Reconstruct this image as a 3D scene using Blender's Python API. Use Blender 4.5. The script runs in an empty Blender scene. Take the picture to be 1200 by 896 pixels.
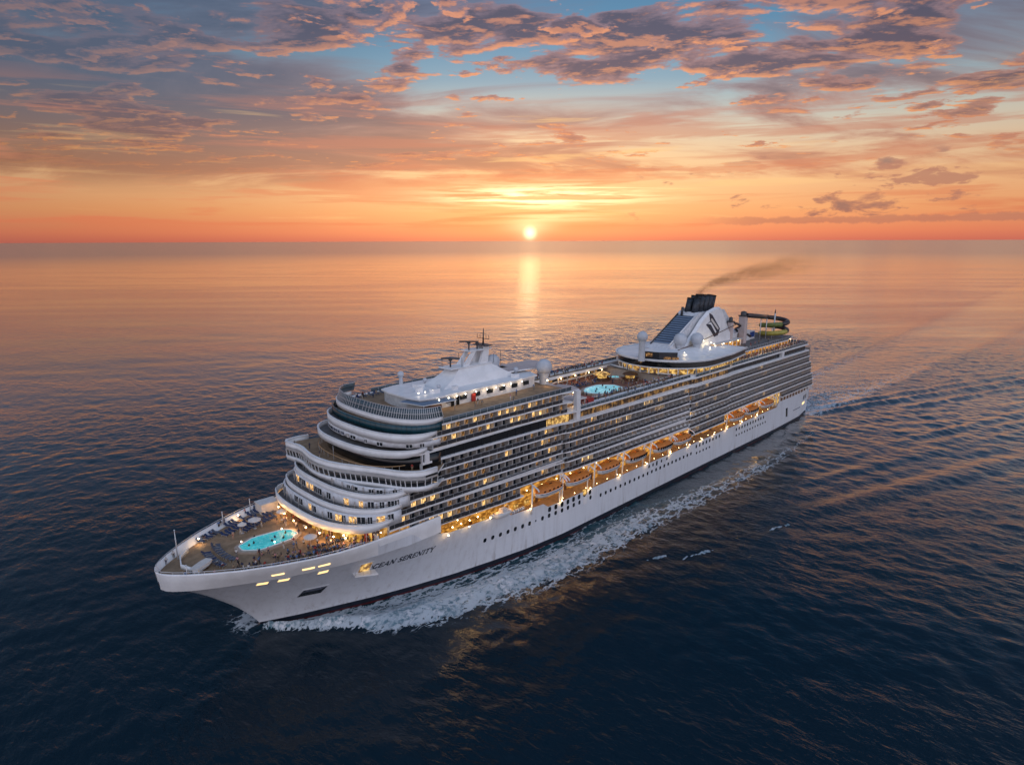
import bpy, bmesh, math, random
import numpy as np
from mathutils import Vector, Matrix

# World frame = ship frame: X forward (0 = stern waterline), Y to port, Z up, metres.
C = bpy.context.scene.collection
scn = bpy.context.scene
rnd = random.Random(7)

# ------------------------------------------------------------------ camera
cam_d = bpy.data.cameras.new('camera')
cam = bpy.data.objects.new('camera', cam_d); C.objects.link(cam)
cam_d.sensor_width = 36.0; cam_d.sensor_fit = 'HORIZONTAL'; cam_d.lens = 36.0 * 750 / 1200
cam_d.clip_start = 1.0; cam_d.clip_end = 200000
CR = Vector((-0.703697, 0.710493, -0.003238)); CU = Vector((-0.155942, -0.150002, 0.976310)); CF = Vector((-0.693175, -0.687532, -0.216352))
m = Matrix((CR, CU, -CF)).transposed().to_4x4(); m.translation = Vector((316.0, 128.4, 83.0))
cam.matrix_world = m
scn.camera = cam

# ------------------------------------------------------------------ node helper
class NB:
    """tiny builder: arithmetic on sockets becomes Math nodes"""
    def __init__(s, nt): s.nt = nt; s.n = nt.nodes; s.l = nt.links
    def node(s, t, **kw):
        n = s.n.new(t)
        for k, v in kw.items(): setattr(n, k, v)
        return n
    def val(s, x): return S(s, x)
    def put(s, sock, v):
        if isinstance(v, S): v = v.s
        if isinstance(v, bpy.types.NodeSocket): s.l.new(v, sock)
        else: sock.default_value = v
    def math(s, op, *a, clamp=False):
        n = s.node('ShaderNodeMath', operation=op); n.use_clamp = clamp
        for i, v in enumerate(a): s.put(n.inputs[i], v)
        return S(s, n.outputs[0])
    def sstep(s, v, a, b, lo=0.0, hi=1.0):
        n = s.node('ShaderNodeMapRange', interpolation_type='SMOOTHSTEP')
        for i, q in enumerate((v, a, b, lo, hi)): s.put(n.inputs[i], q)
        return S(s, n.outputs[0])
    def vec(s, x, y, z):
        n = s.node('ShaderNodeCombineXYZ')
        for i, v in enumerate((x, y, z)): s.put(n.inputs[i], v)
        return S(s, n.outputs[0])
    def noise(s, v, scale=1.0, detail=4.0, rough=0.5, dist=0.0, lac=2.0, col=False):
        n = s.node('ShaderNodeTexNoise'); s.put(n.inputs['Vector'], v)
        s.put(n.inputs['Scale'], scale); s.put(n.inputs['Detail'], detail); s.put(n.inputs['Roughness'], rough)
        s.put(n.inputs['Distortion'], dist); s.put(n.inputs['Lacunarity'], lac)
        return S(s, n.outputs['Color' if col else 'Fac'])
    def ramp(s, f, stops, interp='LINEAR'):
        n = s.node('ShaderNodeValToRGB'); n.color_ramp.interpolation = interp
        e = n.color_ramp.elements
        e[0].position, e[1].position = stops[0][0], stops[-1][0]
        e[0].color, e[1].color = (*stops[0][1], 1), (*stops[-1][1], 1)
        for p, c in stops[1:-1]:
            q = e.new(p); q.color = (*c, 1)
        s.put(n.inputs[0], f); return S(s, n.outputs[0])
    def mix(s, f, a, b, mode='MIX'):
        n = s.node('ShaderNodeMix', data_type='RGBA', blend_type=mode)
        s.put(n.inputs[0], f)
        for i, v in ((6, a), (7, b)):
            if isinstance(v, tuple) and len(v) == 3: v = (*v, 1)
            s.put(n.inputs[i], v)
        return S(s, n.outputs[2])
    def scale(s, c, f):
        n = s.node('ShaderNodeVectorMath', operation='SCALE'); s.put(n.inputs[0], c); s.put(n.inputs['Scale'], f); return S(s, n.outputs[0])
    def addv(s, a, b):
        n = s.node('ShaderNodeVectorMath', operation='ADD'); s.put(n.inputs[0], a); s.put(n.inputs[1], b); return S(s, n.outputs[0])
class S:
    def __init__(s, b, sock): s.b = b; s.s = sock
    def __add__(s, o): return s.b.math('ADD', s, o)
    def __radd__(s, o): return s.b.math('ADD', o, s)
    def __sub__(s, o): return s.b.math('SUBTRACT', s, o)
    def __rsub__(s, o): return s.b.math('SUBTRACT', o, s)
    def __mul__(s, o): return s.b.math('MULTIPLY', s, o)
    def __rmul__(s, o): return s.b.math('MULTIPLY', o, s)
    def __truediv__(s, o): return s.b.math('DIVIDE', s, o)
    def __rtruediv__(s, o): return s.b.math('DIVIDE', o, s)

def lin(r, g, b):
    f = lambda c: (c / 255 / 12.92) if c / 255 <= 0.04045 else ((c / 255 + 0.055) / 1.055) ** 2.4
    return (f(r), f(g), f(b))

# ------------------------------------------------------------------ sky
SUN_DIR = Vector((-0.729367, -0.683988, 0.0150)).normalized()
sun_az = math.atan2(SUN_DIR.y, SUN_DIR.x); sun_el = math.asin(SUN_DIR.z)
wd = bpy.data.worlds.new('World'); scn.world = wd; wd.use_nodes = True
nt = wd.node_tree; nt.nodes.clear(); b = NB(nt)
tc = b.node('ShaderNodeTexCoord'); sep = b.node('ShaderNodeSeparateXYZ'); nt.links.new(tc.outputs['Generated'], sep.inputs[0])
dx, dy, dz = (S(b, sep.outputs[i]) for i in range(3))
ca, sa = math.cos(sun_az), math.sin(sun_az)
fx = dx * ca + dy * sa                 # towards the sun
rx = dx * sa - dy * ca                 # to the right of the sun
az = b.math('ARCTAN2', rx, fx)         # radians, + to the right
el = b.math('ARCSINE', b.math('MAXIMUM', dz, 0.0))
eld = el * (180 / math.pi); azd = az * (180 / math.pi); aaz = b.math('ABSOLUTE', azd)
def g(x, y, sx, sy):                   # soft blob at azimuth x, elevation y in degrees
    u = (azd - x) / sx; v = (eld - y) / sy
    return b.math('EXPONENT', (u * u + v * v) * -1.0)
# clear sky: colour by elevation, warm side and cool side
e01 = eld / 60.0
warm = b.ramp(e01, [(0.0, lin(220, 118, 98)), (0.012, lin(240, 138, 102)), (0.04, lin(246, 166, 114)), (0.075, lin(246, 188, 138)), (0.11, lin(236, 198, 160)),
                    (0.145, lin(212, 202, 184)), (0.175, lin(176, 192, 194)), (0.21, lin(128, 166, 188)), (0.27, lin(84, 140, 176)), (0.38, lin(54, 104, 146)), (0.60, lin(36, 70, 106)), (1.0, lin(96, 120, 156))])
cool = b.ramp(e01, [(0.0, lin(150, 140, 160)), (0.05, lin(178, 164, 172)), (0.12, lin(190, 182, 190)), (0.25, lin(192, 192, 202)), (0.5, lin(180, 186, 200)), (1.0, lin(96, 120, 156))])
wside = b.sstep(aaz, 28.0, 115.0, 1.0, 0.0)
col = b.mix(wside, cool, warm)
col = b.scale(col, b.sstep(azd, -2.0, -44.0, 1.0, 0.62) * b.sstep(azd, 4.0, 50.0, 1.0, 0.76))
col = b.mix(g(0.0, 5.5, 17.0, 4.6) * 0.60, col, lin(255, 212, 150))
def plane(h, off=(0, 0, 0), sx=1.0, sy=1.0):
    k = 1.0 / (b.math('MAXIMUM', dz, 0.0) + h)
    return b.vec(rx * k * sx + off[0], fx * k * sy + off[1], off[2])
fade = b.sstep(aaz, 45.0, 110.0, 1.0, 0.2)
shc = b.ramp(e01, [(0.0, lin(190, 104, 86)), (0.06, lin(196, 120, 96)), (0.12, lin(158, 108, 100)), (0.18, lin(104, 82, 96)), (0.26, lin(74, 74, 98)), (0.34, lin(52, 66, 92)), (0.6, lin(34, 56, 84)), (1.0, lin(74, 98, 132))])
litc = b.ramp(e01, [(0.0, lin(232, 120, 84)), (0.08, lin(246, 158, 100)), (0.16, lin(248, 164, 106)), (0.26, lin(242, 158, 110)), (0.33, lin(226, 150, 120)), (0.45, lin(92, 104, 132)), (1.0, lin(90, 114, 148))])
midc = b.ramp(e01, [(0.0, lin(214, 116, 88)), (0.08, lin(214, 136, 104)), (0.16, lin(186, 132, 118)), (0.26, lin(146, 118, 128)), (0.34, lin(112, 112, 136)), (1.0, lin(90, 112, 148))])
bord = b.sstep(azd, -4.0, -46.0, 1.0, 0.62) * b.sstep(aaz, 8.0, 55.0, 1.0, 0.72)
# broad soft sheet of middle cloud, mauve, heavier on the left
vw = plane(0.13, (21.0, 6.0, 4.0), 0.8, 1.5)
nw = b.noise(vw, 0.95, 8.0, 0.58, 0.7)
bw = g(-34.0, 9.0, 19.0, 5.5) * 0.34 + g(14.0, 6.2, 22.0, 1.5) * 0.10 + g(-12.0, 7.4, 12.0, 1.6) * 0.13 + g(22.0, 11.0, 14.0, 2.5) * 0.07 + g(26.0, 14.5, 16.0, 3.0) * 0.12 + g(-2.0, 9.5, 12.0, 1.2) * 0.06 + g(-22.0, 13.5, 12.0, 3.0) * 0.08
sheet = b.sstep(nw + bw, 0.50, 0.66) * b.sstep(eld, 3.0, 5.5) * fade
shcol = b.mix(b.sstep(nw + bw, 0.56, 0.76), b.ramp(e01, [(0.0, lin(240, 140, 96)), (0.1, lin(212, 142, 112)), (0.2, lin(150, 126, 132)), (0.3, lin(110, 118, 144)), (1.0, lin(100, 120, 150))]), shc)
col = b.mix(sheet * 0.86, col, b.scale(shcol, bord))
# broken altocumulus, crisp, lit orange from the sun side
def alto(off, h, sx, sy, sc, thr, bias, dark):
    global col
    va = plane(h, off, sx, sy); vb = plane(h, (off[0], off[1] + 0.055, off[2]), sx, sy)
    w = b.noise(va, sc * 0.36, 3.0, 0.5, 0.0)
    na = b.noise(va, sc, 11.0, 0.60, 0.18); nb = b.noise(vb, sc, 11.0, 0.60, 0.18)
    dn = na + (w - 0.5) * 0.75 + bias
    cov = b.sstep(dn, thr, thr + 0.055) * fade * b.sstep(eld, 4.0, 7.5)
    th = b.sstep(dn, thr + 0.03, thr + 0.13)
    li = b.sstep(na - nb, -0.005, 0.075)
    c = b.mix(th * dark, midc, shc); c = b.mix(li * (0.9 - th * 0.35), c, litc)
    col = b.mix(cov * 0.95, col, b.scale(c, bord))
alto((3.3, 2.4, 0.0), 0.085, 1.0, 1.35, 2.1, 0.575, g(-34.0, 13.0, 16.0, 8.0) * 0.13 + g(8.0, 13.4, 6.5, 2.2) * 0.13 + g(30.0, 11.5, 13.0, 2.2) * 0.14 + g(18.0, 18.0, 22.0, 3.0) * 0.075 + g(-1.0, 17.5, 3.5, 1.8) * 0.08 + g(-14.0, 17.5, 7.0, 2.2) * 0.10 - g(20.0, 8.2, 14.0, 1.8) * 0.10 - g(-4.0, 11.0, 7.0, 2.5) * 0.07, 0.95)
alto((-7.1, 9.3, 3.0), 0.075, 1.2, 1.2, 3.4, 0.60, g(-22.0, 15.0, 14.0, 4.0) * 0.06 + g(30.0, 16.0, 12.0, 4.0) * 0.05, 0.8)
col = b.mix(b.sstep(azd, -6.0, -32.0) * b.sstep(eld, 5.5, 12.5) * 0.55 * b.sstep(aaz, 100.0, 60.0), col, lin(72, 98, 128))
# long streaks of stratus low over the horizon
v3 = b.vec(azd * 0.040, eld * 0.66, 5.0)
n3 = b.noise(v3, 1.15, 8.0, 0.58, 0.35)
lowm = b.sstep(eld, 0.5, 1.8) * b.sstep(eld, 9.0, 12.5, 1.0, 0.0)
col = b.mix(b.sstep(n3, 0.49, 0.60) * lowm * 0.58 * fade, col, b.scale(b.ramp(e01, [(0.0, lin(228, 112, 86)), (0.07, lin(226, 132, 96)), (0.12, lin(204, 130, 106)), (0.3, lin(158, 118, 118))]), b.sstep(aaz, 6.0, 50.0, 1.0, 0.78)))
col = b.mix(b.sstep(n3, 0.42, 0.33) * lowm * 0.5 * b.sstep(aaz, 8.0, 30.0, 1.0, 0.35), col, lin(255, 206, 140))
# small slate cumulus to the right, with soft ragged edges
v4 = b.vec(azd * 0.17, eld * 0.50, 11.0)
n4 = b.noise(v4, 1.5, 9.0, 0.58, 0.3)
m4 = b.sstep(n4 + g(29.0, 4.2, 8.5, 1.4) * 0.12 + g(31.0, 5.0, 2.0, .5) * 0.1 + g(8.5, 6.3, 1.2, 0.35) * 0.35, 0.60, 0.67) * b.sstep(eld, 0.9, 1.5) * b.sstep(eld, 5.6, 7.0, 1.0, 0.0) * b.sstep(azd, 4.0, 14.0)
lowband = b.sstep(b.noise(b.vec(azd * 0.55, eld * 0.4, 3.0), 1.0, 7.0, 0.65) * 0.7 - b.math('ABSOLUTE', eld - 1.5) * 0.7, 0.10, 0.24) * b.sstep(azd, 12.0, 20.0)
m4 = b.math('MAXIMUM', m4, lowband * 0.8)
col = b.mix(m4 * 0.78, col, b.mix(b.sstep(n4, 0.60, 0.72), lin(170, 112, 100), lin(110, 84, 98)))
# the low sun in thin bands and its halo
sd = b.math('SQRT', azd * azd + (eld - 0.62) * (eld - 0.62))
strk = b.sstep(b.noise(b.vec(azd * 0.10, eld * 1.9, 9.0), 1.2, 7.0, 0.6, 0.4), 0.42, 0.60)
glow = b.math('EXPONENT', sd * -1.7) * 0.75 + g(0.8, 3.7, 7.5, 0.9) * strk * 1.6 + g(0.0, 1.2, 2.2, 0.5) * 0.35 + g(2.2, 1.9, 4.0, 0.30) * strk * 0.45
col = b.addv(col, b.scale(b.vec(1.0, 0.74, 0.42), glow))
disc = b.sstep(sd, 0.05, 0.80, 1.0, 0.0)
col = b.addv(col, b.scale(b.vec(1.0, 0.84, 0.6), disc * 0.9))
col = b.scale(col, b.sstep(aaz, 62.0, 125.0, 1.0, 3.1))  # sky away from the sun boosted as added fill light for the hull
sky = b.node('ShaderNodeTexSky', sky_type='NISHITA'); sky.sun_disc = False
sky.sun_elevation = max(sun_el, math.radians(0.8)); sky.sun_rotation = math.atan2(SUN_DIR.x, SUN_DIR.y)
bg1 = b.node('ShaderNodeBackground'); b.put(bg1.inputs[0], col); bg1.inputs[1].default_value = 1.0
bg2 = b.node('ShaderNodeBackground'); b.put(bg2.inputs[0], S(b, sky.outputs[0])); bg2.inputs[1].default_value = 0.02
ad = b.node('ShaderNodeAddShader'); nt.links.new(bg1.outputs[0], ad.inputs[0]); nt.links.new(bg2.outputs[0], ad.inputs[1])
wo = b.node('ShaderNodeOutputWorld'); nt.links.new(ad.outputs[0], wo.inputs[0])
wd.cycles.sampling_method = 'MANUAL'; wd.cycles.sample_map_resolution = 1024

sl = bpy.data.lights.new('sun', 'SUN'); sl.energy = 0.0015; sl.angle = math.radians(2.0); sl.color = (1.0, 0.52, 0.22)
so = bpy.data.objects.new('sun', sl); C.objects.link(so); so.rotation_euler = SUN_DIR.to_track_quat('Z', 'Y').to_euler(); so.location = (0, 0, 200)

scn.view_settings.view_transform = 'Standard'; scn.view_settings.look = 'None'
scn.view_settings.exposure = 0.0; scn.view_settings.gamma = 1.0; scn.view_settings.use_curve_mapping = False
scn.render.engine = 'CYCLES'
scn.cycles.use_denoising = True
scn.cycles.max_bounces = 8; scn.cycles.transparent_max_bounces = 12
scn.cycles.caustics_reflective = False; scn.cycles.caustics_refractive = False
scn.cycles.sample_clamp_indirect = 6.0
# ------------------------------------------------------------------ sea
def fft_tile(n, L, wind, amp, seed, lo, hi, spread=2.0):
    r = np.random.default_rng(seed)
    k = np.fft.fftfreq(n, L / n) * 2 * np.pi
    kx, ky = np.meshgrid(k, k, indexing='ij'); kk = np.hypot(kx, ky); kk[0, 0] = 1
    d = np.abs((kx * wind[0] + ky * wind[1]) / kk) ** spread * 0.85 + 0.15
    lam = 2 * np.pi / kk
    p = d / kk ** 3.4 * (lam > lo) * np.exp(-(lam / hi) ** 2)
    p[0, 0] = 0
    h = np.fft.ifft2(np.sqrt(p) * (r.normal(size=(n, n)) + 1j * r.normal(size=(n, n)))).real
    return h / h.std() * amp
def sample(t, L, x, y):
    n = t.shape[0]; u = (x / L % 1) * n; v = (y / L % 1) * n
    i = np.floor(u).astype(int); j = np.floor(v).astype(int); fu = u - i; fv = v - j
    i %= n; j %= n; i1 = (i + 1) % n; j1 = (j + 1) % n
    return t[i, j] * (1 - fu) * (1 - fv) + t[i1, j] * fu * (1 - fv) + t[i, j1] * (1 - fu) * fv + t[i1, j1] * fu * fv
T1 = fft_tile(512, 311.0, (0.80, 0.60), 0.085, 1, 2.4, 18.0)
T2 = fft_tile(512, 173.0, (0.95, -0.25), 0.070, 2, 1.6, 12.0)
T3 = fft_tile(256, 900.0, (0.6, 0.8), 0.07, 3, 18.0, 70.0, 4.0)
def wl_half(X):
    """half breadth of the hull at the waterline"""
    return np.interp(X, [0, 12, 40, 186, 200, 211, 222, 234, 242, 249, 257, 262, 265], [16.5, 18.6, 19.37, 19.37, 18.2, 16.4, 14.3, 11.2, 8.8, 6.3, 3.4, 1.3, 0.0])
def foam_edge(X):
    return np.interp(X, [-30, 0, 29, 64, 90, 123, 146, 164, 189, 208, 217, 229, 239, 247, 253, 259, 266], [26, 29, 32, 36.7, 37.7, 37.3, 35.0, 34.0, 34.3, 32.9, 30.5, 28.1, 24.6, 20.2, 13.0, 7.5, 0.5])
def foam_in(X):
    return np.interp(X, [0, 60, 76, 109, 133, 158, 177, 190, 208, 219, 232, 245, 252, 262], [30, 32, 31.0, 29.0, 26.5, 24.5, 24.0, 22.0, 20.0, 18.5, 14.4, 10.2, 7.5, 1.0])
def ship_waves(x, y):
    h = np.zeros_like(x)
    ay = np.abs(y)
    # trough beside the bow, ridge under the foam band
    fe = foam_edge(x); on = ((x > -60) & (x < 268))
    w = np.clip(fe * 0.16, 1.2, 5.0)
    h += on * 0.95 * np.exp(-((ay - fe + w * 1.3) / w) ** 2) * np.interp(x, [-60, 0, 90, 150, 230, 255, 264, 268], [0, .25, .35, .55, 1.35, 1.9, 1.5, 0])
    h -= on * 0.5 * np.exp(-((ay - wl_half(x) - 1.0) / 4.0) ** 2) * np.interp(x, [100, 160, 240, 262, 268], [0, .5, 1, 1, 0])
    # diverging crests (Kelvin arms): each starts off the hull and fans aft
    for x0, y0, sl, A, wd_, lam in ((127, 59, 0.345, 0.75, 3.6, 13), (118, 66, 0.36, 0.42, 3.2, 11), (95, 52, 0.325, 0.40, 3.0, 10), (-2, 19.7, 0.350, 0.85, 2.8, 11), (-8, 14, 0.33, 0.45, 2.6, 9), (-40, 47, 0.34, 0.5, 3.0, 9), (60, 60, 0.30, 0.33, 3.0, 9), (20, 62, 0.32, 0.33, 3.0, 9), (-90, 88, 0.36, 0.4, 3.2, 10)):
        t = x0 - x; d = (ay - y0 - sl * t - 0.00012 * np.clip(t, 0, None) ** 2) / math.hypot(1, sl)
        fade = 1 / (1 + np.exp(-(t - 6) / 7)) * np.exp(-np.clip(t, 0, None) / 420)
        ww = wd_ * (1 + np.clip(t, 0, None) / 260)
        h += A * fade * np.exp(-(d / (ww * 1.6)) ** 2) * np.cos(2 * np.pi * d / (lam * (1 + np.clip(t, 0, None) / 500)))
    # transverse and feathered wake behind and abreast of the stern
    band = 1 / (1 + np.exp(-((40 - x) / 30))) * np.exp(-((ay - 70 - 0.1 * np.clip(-x, 0, None)) / 60) ** 2) * np.exp(-np.clip(-x, 0, None) / 500)
    ph = (x * 0.42 + ay * 0.62 + 4 * np.sin(x / 47 + ay / 31)) / 1.3
    h += 0.20 * band * np.sin(ph) * (0.6 + 0.4 * np.sin(x / 23.0 - ay / 17.0))
    return h
def sea_h(x, y, cell):
    f1 = np.clip(1.6 - cell / 5.0, 0, 1); f2 = np.clip(1.6 - cell / 2.2, 0, 1); f3 = np.clip(1.6 - cell / 16.0, 0, 1)
    gust = 0.75 + 0.5 * (sample(T3, 900.0, x * 0.31 + 40, y * 0.31) / 0.2 * 0.5 + 0.5).clip(0, 1)
    wake = 1 - 0.55 * np.exp(-(y / 26.0) ** 2) / (1 + np.exp(np.clip((x + 10) / 12, -50, 50)))
    h = (sample(T1, 311.0, x * .94 + y * .34, y * .94 - x * .34) * f1 + sample(T2, 173.0, x, y) * f2) * gust * wake + sample(T3, 900.0, x, y) * f3
    near = f2
    h = h + ship_waves(x, y) * f1
    return h
def axis(lo, hi, step, far, grow=1.055):
    a = [lo]; s = step
    neg = []; p = lo
    while p > -far: s *= grow; p -= s; neg.append(p)
    mid = list(np.arange(lo, hi, step)); s = step; p = mid[-1]; pos = []
    while p < far: s *= grow; p += s; pos.append(p)
    return np.array(neg[::-1] + mid + pos)
ax = axis(-240.0, 330.0, 0.85, 70000, 1.04); ay_ = axis(-210.0, 150.0, 0.85, 70000, 1.04)
X, Y = np.meshgrid(ax, ay_, indexing='ij')
cx = np.gradient(ax)[:, None]; cy = np.gradient(ay_)[None, :]
cell = np.maximum(cx, cy) + np.zeros_like(X)
Z = sea_h(X, Y, cell)
def grid_mesh(name, X, Y, Z, keep=None):
    nx, ny = X.shape
    idx = np.arange(nx * ny).reshape(nx, ny)
    q = np.stack([idx[:-1, :-1], idx[1:, :-1], idx[1:, 1:], idx[:-1, 1:]], -1).reshape(-1, 4)
    co = np.stack([X, Y, Z], -1).reshape(-1, 3)
    if keep is not None:
        q = q[keep[:-1, :-1].reshape(-1)]
        u, inv = np.unique(q, return_inverse=True); co = co[u]; q = inv.reshape(-1, 4)
    me = bpy.data.meshes.new(name)
    me.vertices.add(len(co)); me.vertices.foreach_set('co', co.astype(np.float32).ravel())
    me.loops.add(q.size); me.loops.foreach_set('vertex_index', q.astype(np.int32).ravel())
    me.polygons.add(len(q)); me.polygons.foreach_set('loop_start', np.arange(0, q.size, 4, dtype=np.int32))
    me.polygons.foreach_set('loop_total', np.full(len(q), 4, dtype=np.int32))
    me.polygons.foreach_set('use_smooth', np.ones(len(q), dtype=bool))
    me.update(calc_edges=True)
    return me
def new_mat(name):
    mt = bpy.data.materials.new(name); mt.use_nodes = True; n = mt.node_tree; n.nodes.clear()
    bb = NB(n); out = bb.node('ShaderNodeOutputMaterial'); p = bb.node('ShaderNodeBsdfPrincipled'); n.links.new(p.outputs[0], out.inputs[0])
    return mt, bb, p, out
def foam_amt(x, y):
    """aerated water beside the hull and astern, 0..1"""
    ay = np.abs(y); fe = foam_edge(x); fi = foam_in(x)
    mid = np.clip((fe - ay) / (0.22 * (fe - wl_half(x)) + 0.3), 0, 1) * np.clip((ay - wl_half(x) + 0.2) / 0.8, 0, 1)
    a = mid * ((x > -5) & (x < 266))
    inner = np.clip((ay - fi) / 3.0 + 0.8, 0.35, 1)
    a = a * np.where(x > 150, 1, inner) * np.interp(x, [-5, 10, 60, 130, 170, 240, 262, 266], [0, .35, .5, .62, .9, 1, 1, .5])
    t = np.clip(-x, 0, None)
    st = (x < 6) * np.exp(-(y / (17 + t * 0.035)) ** 4) * np.exp(-t / 170) * 0.9
    return np.maximum(a, st)
def side_cover(x, ay):
    fe = foam_edge(x); fi = foam_in(x); w0 = wl_half(x); c_ = (ay - fi) / np.maximum(fe - fi, .5)
    body = np.exp(-np.abs((c_ - .60) / .50) ** 3.0)
    inn = np.where((ay > w0 - .2) & (c_ < .3), np.interp(x, [60, 150, 175, 215, 250, 262], [.08, .2, .38, .56, .75, 1.0]), 0)
    return np.maximum(body * (ay > w0 - .3), inn) * np.interp(x, [-10, 20, 60, 90, 125, 150, 175, 200, 262, 266], [0, .24, .31, .37, .43, .52, .66, .86, 1.0, 0]) * (x < 267)
def foam_cover(x, y):
    a = side_cover(x, np.abs(y)); t = np.clip(-x, 0, None); w = 15 + t * .045; yc = np.abs(y - 4 - .012 * t)
    e_ = np.exp(-((yc - w) / (w * .30)) ** 2) * .62 * np.exp(-t / 150) + np.exp(-(yc / w) ** 4) * .66 * np.exp(-t / 70)
    sp_ = .8 * np.exp(-((x - 266.5) / 3.0) ** 2 - ((y + 4.5) / 4.5) ** 2)
    return np.maximum(np.maximum(a, e_ * (x < 3)), sp_)
me = grid_mesh('sea', X, Y, Z)
fo = foam_amt(X, Y).astype(np.float32)
at = me.attributes.new('aerated', 'FLOAT', 'POINT'); at.data.foreach_set('value', fo.ravel())
fa = foam_cover(X, Y).astype(np.float32); at = me.attributes.new('foam', 'FLOAT', 'POINT'); at.data.foreach_set('value', fa.ravel())
mt, b, p, out = new_mat('sea_water')
tcn = b.node('ShaderNodeTexCoord'); P = S(b, tcn.outputs['Object'])
atn = b.node('ShaderNodeAttribute', attribute_name='aerated'); A = S(b, atn.outputs['Fac'])
an = b.noise(P, 0.10, 5.0, 0.6, 0.8)
aer = A * b.sstep(an, 0.3, 0.7, 0.35, 1.0)
ft = S(b, b.node('ShaderNodeAttribute', attribute_name='foam').outputs['Fac'])
sp = b.node('ShaderNodeSeparateXYZ'); mt.node_tree.links.new(tcn.outputs['Object'], sp.inputs[0]); ox, oy = S(b, sp.outputs[0]), S(b, sp.outputs[1])
# lace of foam: thin cell walls, torn by turbulence
warp = b.addv(P, b.scale(b.noise(P, 0.35, 4.0, 0.6, 0.0, col=True), 3.2))
def vor(v, sc):
    n = b.node('ShaderNodeTexVoronoi', feature='DISTANCE_TO_EDGE'); b.put(n.inputs['Vector'], v); n.inputs['Scale'].default_value = sc; return S(b, n.outputs[0])
st = b.addv(b.vec(ox * -0.66, oy * 0.0, 0.0), warp)
lace = b.sstep(vor(st, 0.42), 0.20, 0.0) * 0.55 + b.sstep(vor(st, 1.1), 0.24, 0.0) * 0.35 + b.noise(warp, 0.8, 7.0, 0.65) * 0.55 - 0.12
foam = b.sstep(ft * 1.22 + lace * 1.05 - 1.0, 0.0, 0.50)
foam = foam * b.sstep(ft, 0.02, 0.2)
cbase = b.mix(aer, (0.0025, 0.0135, 0.0240), (0.018, 0.080, 0.105))
b.put(p.inputs['Base Color'], b.mix(foam * 0.85, cbase, (0.50, 0.57, 0.63))); 
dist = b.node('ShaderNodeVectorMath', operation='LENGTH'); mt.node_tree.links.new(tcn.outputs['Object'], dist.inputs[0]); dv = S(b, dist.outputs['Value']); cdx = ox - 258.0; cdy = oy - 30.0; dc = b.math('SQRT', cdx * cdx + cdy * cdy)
b.put(p.inputs['IOR'], b.sstep(dc, 60.0, 330.0, 1.34, 2.4)); b.put(p.inputs['Coat Weight'], b.sstep(dc, 100.0, 380.0)); p.inputs['Coat IOR'].default_value = 2.0; b.put(p.inputs['Coat Roughness'], b.sstep(dv, 300.0, 5000.0, 0.09, 0.22))  # reflectivity raised away from the bow, to brighten the far water
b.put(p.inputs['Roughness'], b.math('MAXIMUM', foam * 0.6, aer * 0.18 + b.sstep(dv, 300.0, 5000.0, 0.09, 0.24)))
nt_ = mt.node_tree
mp = b.node('ShaderNodeMapping'); nt_.links.new(tcn.outputs['Object'], mp.inputs[0]); mp.inputs['Rotation'].default_value = (0, 0, 0.75); mp.inputs['Scale'].default_value = (1.0, 0.5, 1.0)
Q = S(b, mp.outputs[0])
# ship's track: smoothed water between two ridges that widen astern
t = b.math('MAXIMUM', ox * -1.0, 0.0); yy = b.math('ABSOLUTE', oy - 4.0 - t * 0.012); wk = t * 0.042 + 19.0
astern = b.sstep(ox, 10.0, -30.0)
inside = b.sstep(yy - wk, 3.0, -5.0) * astern
ed = (yy - wk) / (t * 0.016 + 3.2); ridge = b.math('EXPONENT', ed * ed * -1.0) * astern * b.sstep(t, 1500.0, 300.0, 0.0, 1.0)
rip = b.noise(b.vec(ox * 0.05, oy * 0.35, 0.0), 1.0, 4.0, 0.6) 
fine = b.noise(Q, 0.80, 4.0, 0.56, 0.25) * 0.40
mid = b.noise(Q, 0.24, 3.0, 0.55, 0.4) * 0.62
farw = b.noise(Q, 0.045, 3.0, 0.6, 0.4) * b.sstep(dv, 500.0, 2500.0, 0.0, 0.7)
big = b.noise(P, 0.0035, 4.0, 0.55)
slick = b.sstep(b.noise(b.vec(ox * 0.7 + oy * 0.7, ox * -0.12 + oy * 0.12, 0.0), 0.012, 4.0, 0.6, 0.6), 0.40, 0.62, 0.45, 1.1)
hgt = (fine + mid) * b.sstep(dv, 400.0, 2200.0, 1.2, 0.6) * b.sstep(inside, 0.0, 1.0, 1.0, 0.6) + farw + ridge * rip * 1.6 + ridge * 0.5
bp = b.node('ShaderNodeBump'); bp.inputs['Distance'].default_value = 0.62; b.put(bp.inputs['Strength'], slick * 0.85); b.put(bp.inputs['Height'], hgt)
nt_.links.new(bp.outputs[0], p.inputs['Normal']); nt_.links.new(bp.outputs[0], p.inputs['Coat Normal'])
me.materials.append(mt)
sea = bpy.data.objects.new('sea', me); C.objects.link(sea); sea['kind'] = 'structure'
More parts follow.
